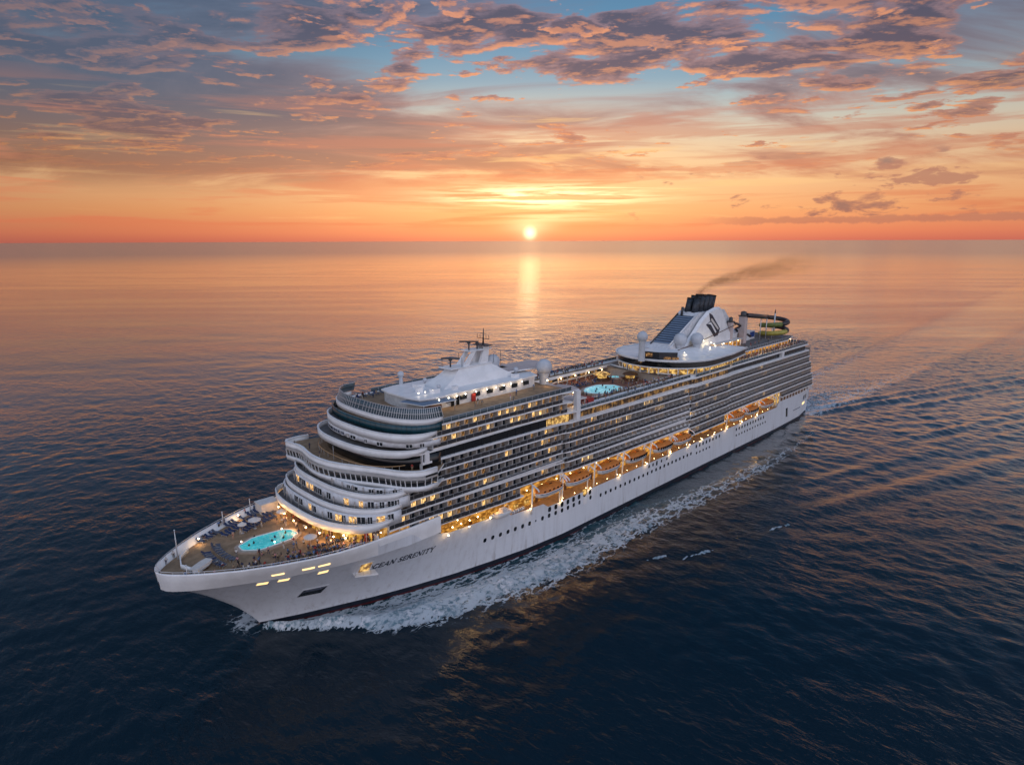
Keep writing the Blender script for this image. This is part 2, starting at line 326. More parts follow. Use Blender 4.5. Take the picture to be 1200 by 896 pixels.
# ------------------------------------------------------------------ materials
def mat(name, col, rough=0.5, metal=0.0, emit=None, es=0.0, var=0.0, vs=1.0, coat=0.0, alpha=1.0, col2=None, vdet=4.0):
    mt, b, p, out = new_mat(name)
    p.inputs['Roughness'].default_value = rough; p.inputs['Metallic'].default_value = metal
    p.inputs['Coat Weight'].default_value = coat
    if var or col2:
        tcn = b.node('ShaderNodeTexCoord')
        n = b.noise(S(b, tcn.outputs['Object']), vs, vdet, 0.6, 0.2)
        c2 = col2 if col2 else tuple(c * (1 - var) for c in col)
        b.put(p.inputs['Base Color'], b.mix(b.sstep(n, 0.38, 0.64), c2, col))
        b.put(p.inputs['Roughness'], b.sstep(n, 0.3, 0.7, min(1, rough + 0.12), rough))
    else: p.inputs['Base Color'].default_value = (*col, 1)
    if emit: p.inputs['Emission Color'].default_value = (*emit, 1); p.inputs['Emission Strength'].default_value = es
    if alpha < 1: p.inputs['Alpha'].default_value = alpha
    return mt
def lit_mat(name, lo, hi, strength, scale, stretch=(1, 1, 1)):
    """patchy warm emission, for lit interiors and for lamplight painted onto walls"""
    mt, b, p, out = new_mat(name)
    tcn = b.node('ShaderNodeTexCoord'); mp = b.node('ShaderNodeMapping'); mt.node_tree.links.new(tcn.outputs['Object'], mp.inputs[0]); mp.inputs['Scale'].default_value = stretch
    n = b.noise(S(b, mp.outputs[0]), scale, 3.0, 0.7)
    c = b.mix(b.sstep(n, 0.38, 0.62), lo, hi)
    b.put(p.inputs['Emission Color'], c); b.put(p.inputs['Emission Strength'], b.sstep(n, 0.35, 0.7, strength * 0.25, strength))
    p.inputs['Base Color'].default_value = (0.03, 0.025, 0.02, 1); p.inputs['Roughness'].default_value = 0.12
    return mt
WARM = (1.0, 0.56, 0.20)
M = {}
M['white'] = mat('white_paint', (0.80, 0.80, 0.81), 0.38, var=0.10, vs=0.35)
M['white2'] = mat('deckhouse_paint', (0.66, 0.67, 0.70), 0.45, var=0.18, vs=0.8)
# hull paint with faint plate seams and streaks
mt, b, p, out = new_mat('hull_paint')
tcn = b.node('ShaderNodeTexCoord'); P = S(b, tcn.outputs['Object'])
mp = b.node('ShaderNodeMapping'); mt.node_tree.links.new(tcn.outputs['Object'], mp.inputs[0]); mp.inputs['Scale'].default_value = (0.5, 0.5, 0.06)
strk = b.noise(S(b, mp.outputs[0]), 1.6, 5.0, 0.65); blot = b.noise(P, 0.09, 4.0, 0.6)
sp = b.node('ShaderNodeSeparateXYZ'); mt.node_tree.links.new(tcn.outputs['Object'], sp.inputs[0]); hz = S(b, sp.outputs[2]); hx = S(b, sp.outputs[0])
seam = b.sstep(b.math('ABSOLUTE', b.math('FRACT', hz / 2.4) - 0.5), 0.485, 0.5, 1.0, 0.86)
seam = seam * b.sstep(b.math('ABSOLUTE', b.math('FRACT', hx / 9.0) - 0.5), 0.494, 0.5, 1.0, 0.9)
c = b.mix(b.sstep(strk, 0.42, 0.75) * 0.5, (0.66, 0.69, 0.74), (0.46, 0.46, 0.48)); c = b.mix(b.sstep(blot, 0.45, 0.7) * 0.25, c, (0.62, 0.64, 0.67))
c = b.scale(c, seam)
rust = b.math('MAXIMUM', b.sstep(strk, 0.55, 0.75) * b.sstep(hz, 5.0, 1.3) * 0.6, b.sstep(strk, 0.66, 0.8) * 0.28)
c = b.mix(rust, c, (0.20, 0.14, 0.11))
b.put(p.inputs['Base Color'], c); b.put(p.inputs['Roughness'], b.sstep(blot, 0.3, 0.7, 0.42, 0.28))
M['hull'] = mt
M['boot'] = mat('navy_boot_topping', (0.008, 0.014, 0.028), 0.4, var=0.3, vs=0.6)
M['red'] = mat('red_antifouling', (0.10, 0.008, 0.010), 0.5, var=0.3, vs=0.6)
M['teak'] = mat('teak_deck', (0.30, 0.20, 0.12), 0.7, var=0.28, vs=0.5)
M['deckgrey'] = mat('grey_deck', (0.16, 0.15, 0.15), 0.75, var=0.3, vs=0.4)
M['deckred'] = mat('terracotta_deck', (0.30, 0.13, 0.085), 0.7, var=0.3, vs=0.5)
M['teal'] = mat('teal_tinted_glass', (0.010, 0.060, 0.082), 0.07, var=0.3, vs=0.4)
M['black'] = mat('black_glass', (0.006, 0.008, 0.011), 0.06)
M['dark'] = mat('dark_glass', (0.020, 0.026, 0.034), 0.12, var=0.4, vs=0.7)
M['screen'] = mat('grey_screen_glass', (0.06, 0.09, 0.11), 0.12)
M['railglass'] = mat('balcony_rail_glass', (0.035, 0.036, 0.042), 0.32, var=0.3, vs=0.3)
M['rail'] = mat('rail_metal', (0.55, 0.55, 0.57), 0.35, 0.3)
M['railwood'] = mat('varnished_rail', (0.45, 0.27, 0.13), 0.4)
M['part'] = mat('partition_panel', (0.46, 0.43, 0.41), 0.5, var=0.15, vs=0.8)
M['beige'] = mat('cabin_wall', (0.20, 0.165, 0.14), 0.6, var=0.2, vs=0.5)
M['curtain'] = mat('drawn_curtain', (0.24, 0.17, 0.12), 0.8, var=0.3, vs=3.0)
M['litdim'] = lit_mat('dim_cabin_light', (0.30, 0.12, 0.03), (1.0, 0.52, 0.17), 0.55, 1.2)
M['lit'] = lit_mat('lit_cabin', (0.9, 0.42, 0.10), (1.0, 0.66, 0.26), 1.9, 1.1)
M['golden'] = lit_mat('lounge_windows_light', (0.16, 0.06, 0.015), (0.95, 0.48, 0.12), 0.34, 0.55)
M['goldenb'] = lit_mat('bright_lounge_light', (0.5, 0.22, 0.04), (1.0, 0.62, 0.18), 1.1, 0.8)
M['barwall'] = lit_mat('bar_wall_lamp_glow', (0.85, 0.34, 0.04), (1.0, 0.56, 0.12), 0.95, 0.4)  # solid wall given its own amber glow in place of lamplight
M['promwall'] = lit_mat('promenade_wall_lamp_glow', (0.70, 0.24, 0.02), (1.0, 0.46, 0.08), 0.85, 0.5, (1, 1, 2))  # solid walls emit, standing for the lamplight that falls on them
M['bulb'] = mat('lamp_glass', (1, .9, .7), 0.3, emit=(1.0, 0.70, 0.34), es=20.0)
M['bulbw'] = mat('pale_lamp_glass', (1, .95, .85), 0.3, emit=(1.0, 0.86, 0.62), es=11.0)
M['litwin'] = mat('lit_hull_window', (1, .8, .4), 0.3, emit=(1.0, 0.66, 0.26), es=1.5)
M['orange'] = mat('orange_canopy', (0.62, 0.19, 0.025), 0.45, var=0.2, vs=1.5)
M['boatwhite'] = mat('boat_gelcoat', (0.62, 0.62, 0.62), 0.35, var=0.12, vs=1.5)
M['radome'] = mat('radome_shell', (0.50, 0.53, 0.58), 0.5, var=0.12, vs=0.6)
M['navy'] = mat('navy_paint', (0.012, 0.022, 0.045), 0.4, var=0.3, vs=0.8)
M['stack'] = mat('sooty_stack', (0.035, 0.045, 0.062), 0.5, var=0.6, vs=1.2)
M['soot'] = mat('soot', (0.01, 0.01, 0.011), 0.8)
M['lattice'] = mat('dark_mast_metal', (0.05, 0.05, 0.055), 0.5)
M['green'] = mat('green_slide', (0.16, 0.20, 0.05), 0.4, var=0.2, vs=1.0)
M['yellow'] = mat('yellow_slide', (0.42, 0.36, 0.07), 0.4, var=0.2, vs=1.0)
M['tube'] = mat('dark_slide', (0.03, 0.022, 0.025), 0.3)
M['blue'] = mat('navy_cushion', (0.020, 0.045, 0.13), 0.8, var=0.3, vs=2.0)
M['slate'] = mat('slate_cushion', (0.10, 0.12, 0.17), 0.8, var=0.3, vs=2.0)
M['cloth'] = mat('white_cloth', (0.62, 0.58, 0.55), 0.8, var=0.1, vs=1.0)
M['awn'] = mat('rose_awning', (0.55, 0.46, 0.44), 0.7, var=0.12, vs=0.5)
M['awnblue'] = mat('blue_grey_awning', (0.16, 0.22, 0.31), 0.7, var=0.12, vs=0.5)
M['redp'] = mat('red_panel', (0.30, 0.02, 0.015), 0.5)
M['bluep'] = mat('blue_panel', (0.015, 0.05, 0.22), 0.4)
M['brown'] = mat('brown_wood', (0.12, 0.055, 0.025), 0.5, var=0.3, vs=1.5)
M['coping'] = mat('pool_coping', (0.42, 0.33, 0.27), 0.6, var=0.15, vs=1.5)
def pool_mat(name, c1, c2, es):
    mt, b, p, out = new_mat(name)
    tcn = b.node('ShaderNodeTexCoord'); P = S(b, tcn.outputs['Object'])
    n = b.noise(P, 0.9, 5.0, 0.6, 1.2); big = b.noise(P, 0.22, 2.0, 0.5)
    c = b.mix(b.sstep(n, 0.45, 0.6) * 0.6, c1, c2)
    b.put(p.inputs['Base Color'], c); b.put(p.inputs['Emission Color'], c); b.put(p.inputs['Emission Strength'], b.sstep(big, 0.3, 0.7, es * 0.7, es * 1.15))  # water surface emits, standing for underwater pool lights
    p.inputs['Roughness'].default_value = 0.08
    bp = b.node('ShaderNodeBump'); bp.inputs['Distance'].default_value = 0.2; b.put(bp.inputs['Height'], n); mt.node_tree.links.new(bp.outputs[0], p.inputs['Normal'])
    return mt
M['pool'] = pool_mat('lit_pool_water', (0.02, 0.36, 0.40), (0.10, 0.52, 0.52), 0.62)
M['pool2'] = pool_mat('pale_pool_water', (0.10, 0.42, 0.50), (0.44, 0.70, 0.72), 0.75)

# ------------------------------------------------------------------ mesh builder
class MB:
    def __init__(s): s.v = []; s.f = []; s.mi = []; s.sm = []; s.mats = []
    def m(s, mt):
        if mt not in s.mats: s.mats.append(mt)
        return s.mats.index(mt)
    def add(s, vs, fs, mt, smooth=False):
        o = len(s.v); s.v += [tuple(v) for v in vs]; i = s.m(mt)
        for f in fs: s.f.append(tuple(o + k for k in f)); s.mi.append(i); s.sm.append(smooth)
        return s
    def box(s, x0, x1, y0, y1, z0, z1, mt, rz=0.0):
        vs = [(x, y, z) for x in (x0, x1) for y in (y0, y1) for z in (z0, z1)]
        if rz:
            cx_, cy_ = (x0 + x1) / 2, (y0 + y1) / 2; c_, s_ = math.cos(rz), math.sin(rz)
            vs = [(cx_ + (x - cx_) * c_ - (y - cy_) * s_, cy_ + (x - cx_) * s_ + (y - cy_) * c_, z) for x, y, z in vs]
        return s.add(vs, [(0, 1, 3, 2), (4, 6, 7, 5), (0, 4, 5, 1), (2, 3, 7, 6), (0, 2, 6, 4), (1, 5, 7, 3)], mt)
    def prism(s, pts, z0, z1, mt, side=None, top=None, dz=None):
        """closed outline extruded upwards; z0/z1 may be functions of x"""
        f0 = z0 if callable(z0) else (lambda x: z0); f1 = z1 if callable(z1) else (lambda x: z1)
        n = len(pts); o = len(s.v)
        s.v += [(x, y, f0(x)) for x, y in pts] + [(x, y, f1(x)) for x, y in pts]
        a = s.m(side or mt); t = s.m(top or mt)
        for i in range(n):
            j = (i + 1) % n; s.f.append((o + i, o + j, o + n + j, o + n + i)); s.mi.append(a); s.sm.append(False)
        s.f.append(tuple(o + n + i for i in range(n))); s.mi.append(t); s.sm.append(False)
        s.f.append(tuple(o + i for i in reversed(range(n)))); s.mi.append(a); s.sm.append(False)
        return s
    def strip(s, pts, z0, z1, th, mt, lean=0.0, smooth=True, inward=None):
        """a wall of thickness th along an open path; lean moves the top along the inward normal"""
        n = len(pts); P = [Vector((x, y)) for x, y in pts]; nr = []
        for i in range(n):
            t = (P[min(i + 1, n - 1)] - P[max(i - 1, 0)]); t.normalize(); nr.append(Vector((t.y, -t.x)))
        o = len(s.v); f0 = z0 if callable(z0) else (lambda x: z0); f1 = z1 if callable(z1) else (lambda x: z1)
        for p_, q in zip(P, nr):
            a = p_; c_ = p_ + q * th
            s.v += [(a.x, a.y, f0(a.x)), (a.x + q.x * lean, a.y + q.y * lean, f1(a.x)), (c_.x + q.x * lean, c_.y + q.y * lean, f1(a.x)), (c_.x, c_.y, f0(a.x))]
        k = s.m(mt)
        for i in range(n - 1):
            for e in range(4):
                s.f.append((o + i * 4 + e, o + (i + 1) * 4 + e, o + (i + 1) * 4 + (e + 1) % 4, o + i * 4 + (e + 1) % 4)); s.mi.append(k); s.sm.append(smooth and e in (0, 2))
        s.f.append((o, o + 1, o + 2, o + 3)); s.f.append(tuple(o + (n - 1) * 4 + e for e in (3, 2, 1, 0))); s.mi += [k, k]; s.sm += [False, False]
        return s
    def tube(s, pts, r, mt, seg=6, closed=False):
        P = [Vector(p) for p in pts]; n = len(P); o = len(s.v); rr = r if isinstance(r, (list, tuple)) else [r] * n
        up = Vector((0, 0, 1))
        for i in range(n):
            t = (P[(i + 1) % n] - P[i - 1]) if closed else (P[min(i + 1, n - 1)] - P[max(i - 1, 0)])
            t.normalize(); a = t.cross(up)
            if a.length < 1e-3: a = t.cross(Vector((1, 0, 0)))
            a.normalize(); c_ = t.cross(a)
            for k in range(seg):
                th = 2 * math.pi * (k + .5) / seg; s.v.append(tuple(P[i] + (a * math.cos(th) + c_ * math.sin(th)) * rr[i]))
        q = s.m(mt); L = n if closed else n - 1
        for i in range(L):
            for k in range(seg):
                j = (i + 1) % n; s.f.append((o + i * seg + k, o + i * seg + (k + 1) % seg, o + j * seg + (k + 1) % seg, o + j * seg + k)); s.mi.append(q); s.sm.append(seg > 5)
        if not closed:
            s.f.append(tuple(o + k for k in reversed(range(seg)))); s.f.append(tuple(o + (n - 1) * seg + k for k in range(seg))); s.mi += [q, q]; s.sm += [False, False]
        return s
    def ball(s, c, r, mt, nu=16, nv=10, sz=1.0):
        vs = []; fs = []
        for j in range(nv + 1):
            ph = math.pi * j / nv
            for i in range(nu): th = 2 * math.pi * i / nu; vs.append((c[0] + r * math.sin(ph) * math.cos(th), c[1] + r * math.sin(ph) * math.sin(th), c[2] + r * sz * math.cos(ph)))
        for j in range(nv):
            for i in range(nu): fs.append((j * nu + i, (j + 1) * nu + i, (j + 1) * nu + (i + 1) % nu, j * nu + (i + 1) % nu))
        return s.add(vs, fs, mt, True)
    def lathe(s, prof, c, mt, seg=24, sx=1.0, sy=1.0):
        vs = []; fs = []
        for r, z in prof:
            for i in range(seg): th = 2 * math.pi * i / seg; vs.append((c[0] + r * sx * math.cos(th), c[1] + r * sy * math.sin(th), c[2] + z))
        for j in range(len(prof) - 1):
            for i in range(seg): fs.append((j * seg + i, j * seg + (i + 1) % seg, (j + 1) * seg + (i + 1) % seg, (j + 1) * seg + i))
        return s.add(vs, fs, mt, True)
    def mesh(s, name):
        me = bpy.data.meshes.new(name); me.from_pydata(s.v, [], s.f)
        for mt in s.mats: me.materials.append(M[mt])
        me.polygons.foreach_set('material_index', s.mi); me.polygons.foreach_set('use_smooth', s.sm); me.update()
        return me
    def build(s, name, parent=None, fix=True):
        me = s.mesh(name)
        if fix:
            bm = bmesh.new(); bm.from_mesh(me); bmesh.ops.recalc_face_normals(bm, faces=bm.faces); bm.to_mesh(me); bm.free()
        o = bpy.data.objects.new(name, me); C.objects.link(o); o.parent = parent
        return o
def link(name, me, parent=None, loc=(0, 0, 0), rz=0.0):
    o = bpy.data.objects.new(name, me); C.objects.link(o); o.location = loc; o.rotation_euler[2] = rz; o.parent = parent
    return o
def tag(o, label, cat, group=None):
    o['label'] = label; o['category'] = cat
    if group: o['group'] = group
    return o
def empty(name, loc, label, cat, group=None, rz=0.0):
    o = bpy.data.objects.new(name, None); C.objects.link(o); o.location = loc; o.rotation_euler[2] = rz; o.empty_display_size = 0.5
    return tag(o, label, cat, group)

# ------------------------------------------------------------------ the ship
ship = empty('cruise_ship', (0, 0, 0), 'huge white cruise ship lit with warm lamps, steaming bow first through the dark sea', 'cruise ship')
HB = 19.4
def L7(X): return float(np.interp(X, [0, 20, 120, 186, 206, 240], [36.2, 36.2, 36.3, 36.9, 37.2, 37.4]))
def pitch(X): return float(np.interp(X, [0, 45, 120, 186, 206, 232, 246], [2.95, 2.95, 2.98, 2.83, 2.80, 2.63, 2.60]))
def zk(k, X):
    if k <= 7: return L7(X) - (7 - k) * pitch(X)
    return L7(X) + (k - 7) * (42.6 - L7(X)) / 2
# hull ---------------------------------------------------------------
def kn_half(X):   # half breadth at the knuckle / deck edge
    return float(np.interp(X, [-2.5, 0, 14, 60, 235, 240, 247, 254, 261, 266, 271, 276, 280, 282.6, 283.6, 284], [17.6, 18.4, HB, HB, HB, 19.1, 18.4, 16.9, 14.6, 12.6, 10.1, 7.4, 4.9, 2.7, 1.4, 0.0]))
def rail_half(X): # bulwark top, a little fuller than the knuckle
    return float(np.interp(X, [228, 240, 249.6, 255.4, 260.7, 267, 272.8, 276.8, 280.5, 283, 284.2, 284.6], [HB + .05, HB + .05, 19.3, 18.6, 17.2, 14.6, 11.6, 8.9, 6.0, 3.5, 1.7, 0.0]))
def stem_x(z):    # profile of the stem
    return float(np.interp(z, [-4, 0, 3, 7, 11, 14, 17, 21], [264.0, 265.0, 266.8, 270.2, 274.6, 278.4, 282.6, 284.6]))
KZ = 16.9
def top_z(X):     # upper edge of the hull plating on the side
    return float(np.interp(X, [-5, 28, 40, 41, 192, 193.5, 206.5, 208, 229, 229.8, 300], [13.2, 13.2, 13.2, 11.2, 11.3, 12.7, 13.3, 14.6, 15.6, KZ, KZ]))
def hull_half(X, z):
    """half breadth of the hull shell at station X, height z"""
    t = min(max(z / KZ, -0.3), 1.0)
    # stretch stations so every waterline ends on the stem
    a = 200.0; e = stem_x(z)
    if X > a: u = (X - a) / (e - a)
    else: u = None
    w0 = wl_half(a + u * (265.0 - a) if u is not None else X); k0 = kn_half(a + u * (284.0 - a) if u is not None else X)
    if t < 0: return float(max(w0, 0)) * (1 + 0.25 * t)
    return float(w0 + (k0 - w0) * (t ** 1.35))
def hull_pt(X, z, off=0.0, side=1):
    """point on the shell; off pushes it outwards along the shell normal"""
    y = hull_half(X, z); d1 = (hull_half(X + .5, z) - hull_half(X - .5, z)); d2 = (hull_half(X, z + .5) - hull_half(X, z - .5))
    n = Vector((-d1, 1.0, -d2)).normalized()
    return Vector((X, y, z)) + n * off if side > 0 else Vector((X + n.x * off, -(y + n.y * off), z + n.z * off))
mb = MB()
nst = 150
def stations(z):
    e = stem_x(z); a = 200.0
    return list(np.linspace(-1.5 + 0.12 * (KZ - z) * -0.2, a, 100)) + [a + (e - a) * (1 - (1 - t) ** 1.5) for t in np.linspace(0, 1, 56)[1:]]
zs = [-4, -2, -0.6, 0.0, 0.6, 1.3, 2.2, 3.5, 5, 6.5, 8, 9.5, 11.2]
rows = [[(X, hull_half(X, z) if X < stem_x(z) - 1e-6 else 0.0, z) for X in stations(z)] for z in zs]
nX = len(rows[0])
fr = np.linspace(0, 1, 6)[1:]
base = stations(11.2); topx = stations(KZ)
for f in fr:          # upper strakes follow the stepped sheer
    r = []
    for i in range(nX):
        Xt = topx[i] if topx[i] > 229.5 else base[i]
        X = base[i] + (Xt - base[i]) * f if topx[i] > 200 else base[i]
        zt = top_z(X) if X < 229.8 else KZ
        z = 11.2 + (zt - 11.2) * f
        if i == nX - 1: z = 11.2 + (KZ - 11.2) * f; X = stem_x(z); r.append((X, 0.0, z)); continue
        r.append((X, hull_half(X, z), z))
    rows.append(r)
for sgn in (1, -1):
    vs = [(x, y * sgn, z) for r in rows for x, y, z in r]; nr = len(rows)
    for j in range(nr - 1):
        zmid = zs[j + 1] if j + 1 < len(zs) else 99
        mm = 'red' if zmid <= 0.0 else ('boot' if zmid <= 1.3 else 'hull')
        if j == 0: o = len(mb.v); mb.v += vs
        k = mb.m(mm)
        for i in range(nX - 1):
            mb.f.append((o + j * nX + i, o + j * nX + i + 1, o + (j + 1) * nX + i + 1, o + (j + 1) * nX + i)); mb.mi.append(k); mb.sm.append(True)
# transom
tr_ = [(r[0][0], r[0][1], r[0][2]) for r in rows]
mb.add(tr_ + [(x, -y, z) for x, y, z in tr_], [(i, i + 1, len(tr_) + i + 1, len(tr_) + i) for i in range(len(tr_) - 1)], 'hull')
hull = mb.build('hull', ship)
# bulbous bow breaking the surface
MB().ball((265.5, 0, -3.4), 2.7, 'red', 20, 12, 0.9).build('bulbous_bow', ship)
# bow bulwark band, white, from the knuckle up to the rail
def bul_z(X): return float(np.interp(X, [225, 240, 246, 284.6], [20.8, 20.8, 20.8, 20.9]))
mb = MB()
bx = [229.8 + (284.0 - 229.8) * (1 - (1 - t) ** 1.4) for t in np.linspace(0, 1, 60)]
def bul_row(sgn, f, off):
    out = []
    for X in bx:
        u = (X - 229.8) / (284.0 - 229.8); x2 = X + 0.6 * u * f
        y = kn_half(X) * (1 - f) + rail_half(x2) * f
        out.append((x2, sgn * max(0, y + off), KZ + (bul_z(X) - KZ) * f))
    return out
for sgn in (1, -1):
    rr = [bul_row(sgn, f, o_) for f, o_ in ((0, 0.06), (0.5, .10), (0.94, .12), (1.0, 0.0), (1.0, -0.5), (0.45, -0.5))]
    n = len(bx); mb.add([p_ for r in rr for p_ in r], [(j * n + i, j * n + i + 1, (j + 1) * n + i + 1, (j + 1) * n + i) for j in range(len(rr) - 1) for i in range(n - 1)], 'white', True)
mb.build('bow_bulwark', ship)
BD = 19.6   # bow deck level
dk = [(X, kn_half(X) * .56 + rail_half(X) * .44 - 0.3) for X in np.linspace(229, 283.2, 40)]
MB().prism(dk + [(x, -y) for x, y in reversed(dk)], BD - 0.4, BD, 'teak').build('bow_deck', ship)
# shell above the knuckle from the promenade opening to the bulwark, and plating beside row 0
for sgn in (1, -1):
    mb = MB(); xs = [x for x in np.linspace(229.8, 249, 30)]
    zt_ = lambda x: zk(0, min(x, 246)) + 0.0 if x < 246.6 else 20.8
    vs = []
    for x in xs: vs += [(x, sgn * (HB + 0.03 if x < 240 else kn_half(x) + .04), KZ - .1), (x, sgn * (HB + 0.05 if x < 240 else rail_half(x)), float(zt_(x)))]
    mb.add(vs, [(2 * i, 2 * i + 2, 2 * i + 3, 2 * i + 1) for i in range(len(xs) - 1)], 'hull', True)
    mb.build('hull_shoulder', ship)

# front tiers --------------------------------------------------------------
def front(X0, hp, Lp, pp, hs, Ls, ps, n=34, aft=None):
    pts = []
    for i in range(n + 1):
        t = math.pi / 2 * (1 - i / n); pts.append((X0 - Lp + Lp * abs(math.cos(t)) ** (2 / pp), hp * math.sin(t) ** (2 / pp)))
    for i in range(1, n + 1):
        t = math.pi / 2 * (i / n); pts.append((X0 - Ls + Ls * abs(math.cos(t)) ** (2 / ps), -hs * math.sin(t) ** (2 / ps)))
    if aft is not None: pts = [(aft, hp)] + pts + [(aft, -hs)]
    return pts
def inset(pts, d_):
    n = len(pts); out = []
    for i in range(n):
        a = Vector(pts[max(i - 1, 0)]); c_ = Vector(pts[min(i + 1, n - 1)]); t = (c_ - a)
        t.normalize(); out.append((pts[i][0] + t.y * d_, pts[i][1] - t.x * d_))
    return out
# each tier: X0, plan, band bottom/top, wall top
TIERS = [ # X0, port(h,L,p), stbd(h,L,p), band z0,z1, wall from z1 to zw
    (254.8, (19.4, 12, 2.4), (18.3, 8, 3.0), 22.45, 24.3),
    (251.9, (19.4, 11.5, 2.4), (18.3, 8, 3.0), 25.6, 27.0),
    (249.5, (19.4, 11, 2.4), (18.0, 8, 3.0), 28.25, 29.7),
]
UP = [  # upper tiers above the bridge
    (243.9, (19.4, 11, 2.3), (17.5, 9, 2.5), 36.5, 38.1),
    (241.0, (19.4, 11, 2.5), (17.5, 9, 2.5), 39.5, 41.3),
    (238.3, (19.4, 10, 2.6), (17.5, 9, 2.5), 43.0, 44.3),
]
def wall_windows(parent, path, z0, z1, specs, mt_on='lit', name='window'):
    """windows set on a curved front wall: specs = (fraction along path, width, lit)"""
    P = [Vector(p_) for p_ in path]; seg = [0.0]
    for i in range(1, len(P)): seg.append(seg[-1] + (P[i] - P[i - 1]).length)
    for fq, w, mm in specs:
        s0_ = fq * seg[-1]; k = max(i for i in range(len(P)) if seg[i] <= s0_ + 1e-9); k = min(k, len(P) - 2)
        t = (P[k + 1] - P[k]).normalized(); c_ = P[k] + t * (s0_ - seg[k]); nn = Vector((-t.y, t.x))
        if nn.dot(Vector((1, 0))) < 0 and abs(nn.x) > 0.2: nn = -nn
        if abs(nn.x) <= 0.2: nn = Vector((0, 1 if c_.y > 0 else -1))
        ang = math.atan2(t.y, t.x)
        m_ = MB(); m_.box(-w / 2, w / 2, -0.06, 0.06, 0, z1 - z0, mm); m_.box(-0.05, 0.05, -0.09, 0.09, 0.0, z1 - z0, 'white')
        m_.box(-w / 2 - .08, w / 2 + .08, -.08, .08, z1 - z0, z1 - z0 + .1, 'white'); m_.box(-w / 2 - .08, w / 2 + .08, -.08, .08, -.1, 0, 'white')
        link(name, m_.mesh(name), parent, (c_.x + nn.x * .04, c_.y + nn.y * .04, z0), ang)
rw = random.Random(3)
for ti, (X0, pp, ss, z0, z1) in enumerate(TIERS):
    path = front(X0, *pp, *ss); aft = X0 - 24
    tp = lambda x, X0=X0, z0=z0, z1=z1: z0 + (z1 - z0 - .5) * (min(max((X0 - 6.5 - x) / 5.5, 0), 1) ** 1.5)
    mb = MB(); mb.strip(path, tp, z1, 0.28, 'white', lean=-0.0)
    # capping
    mb.strip([(x, y) for x, y in inset(path, -0.06)], z1, z1 + 0.1, 0.38, 'white')
    band = mb.build('tier_band', ship)
    rp2 = inset(path, .3)[1:-1]; m_ = MB(); m_.tube([(x, y, z1 + .62) for x, y in rp2], .05, 'lattice', 4)
    for x, y in rp2[::2]: m_.tube([(x, y, z1 + .1), (x, y, z1 + .62)], .035, 'lattice', 4)
    m_.build('band_handrail', band)
    for x, y in inset(front(X0 - 2.0, *pp, *ss), 0)[4:-6:4]: MB().box(x - .1, x + .1, y - .1, y + .1, z0 + .5, z1 + .9, 'part').build('wall_rib', ship)
    floor = [(X0 - 15, pp[0] - .6)] + path + [(X0 - 24, -ss[0])]
    MB().prism([(x - .3, y * .97) for x, y in floor], z0 + 0.2, z0 + 0.55, 'deckgrey', side='white').build('tier_floor', ship)
    wp = inset(front(X0 - 2.3, *pp, *ss, aft=None), 0.0); ztop = (TIERS[ti + 1][3] + .3) if ti < 2 else 30.6
    w = MB().strip(wp, z0 + .5, ztop, 0.3, 'white2').build('tier_wall', ship)
    spec = []
    for q in range(22):
        fq = 0.06 + q * 0.041 + rw.uniform(-.008, .008)
        if rw.random() < (0.74 if ti else 0.85): spec.append((fq, rw.choice([0.9, 1.3, 1.7]), 'lit' if rw.random() < (0.42 if fq > .6 else 0.16) else 'dark'))
    wall_windows(w, wp, z1 - 0.25, ztop - 0.35, spec)
    # guard rail of dark glass with posts just inside the band
# lit wall below the first band, around the pool bar
wp = front(252.3, 19.0, 14, 2.6, 18.2, 8, 3.0)
w = MB().strip(wp, BD, 22.2, 0.3, 'barwall').build('pool_bar_wall', ship)
wall_windows(w, wp, BD + 0.1, BD + 2.4, [(0.16, 1.6, 'brown'), (0.2, 0.9, 'redp'), (0.30, 2.0, 'goldenb'), (0.38, 1.4, 'brown'), (0.46, 2.2, 'goldenb'), (0.56, 1.6, 'brown'), (0.63, 2.0, 'goldenb'), (0.72, 1.4, 'brown'), (0.80, 1.6, 'goldenb')], name='door')
# bridge ------------------------------------------------------------------
BP = [(232.5, 22.4), (235.9, 22.4), (237.6, 21.6), (239.5, 19.8), (240.6, 17.8), (241.6, 15.4), (243.0, 12.2), (244.9, 8.6), (246.6, 5.0), (247.7, 1.6), (248.2, -2.0), (248.1, -5.5), (247.5, -9.0), (246.8, -12.0), (246.6, -14.5), (247.0, -17.0), (247.4, -19.4), (246.4, -21.0), (243.0, -21.4), (240.5, -20.8)]
br = MB()
br.strip(BP, 32.2, 34.2, 0.45, 'white'); br.strip(inset(BP, -0.1), 34.2, 34.34, 0.65, 'white')
bridge = br.build('bridge', ship)
g_ = inset(BP, 0.35)
MB().strip(g_, 30.75, 32.2, 0.1, 'black', lean=-0.25).build('bridge_window_band', bridge)
wmb = None
P = [Vector(p_) for p_ in g_]; tot = 0
for i in range(len(P) - 1):
    seglen = (P[i + 1] - P[i]).length; k = max(1, round(seglen / 1.45))
    for j in range(k):
        c_ = P[i] + (P[i + 1] - P[i]) * (j / k); t = (P[i + 1] - P[i]).normalized(); nn = Vector((t.y, -t.x))
        m_ = MB().tube([(c_.x - nn.x * .05, c_.y - nn.y * .05, 30.7), (c_.x + nn.x * .32 * -1, c_.y + nn.y * .32 * -1, 32.2)], 0.10, 'white', 4); m_.build('window_post', bridge)
MB().strip(inset(BP, 0.12), 29.6, 30.75, 0.4, 'white', lean=-0.2).build('bridge_sill_band', bridge)
MB().prism([(228, 19.0)] + BP + [(236, -19.0), (228, -19)], 32.7, 33.15, 'teak', side='white').build('bridge_roof_deck', bridge)
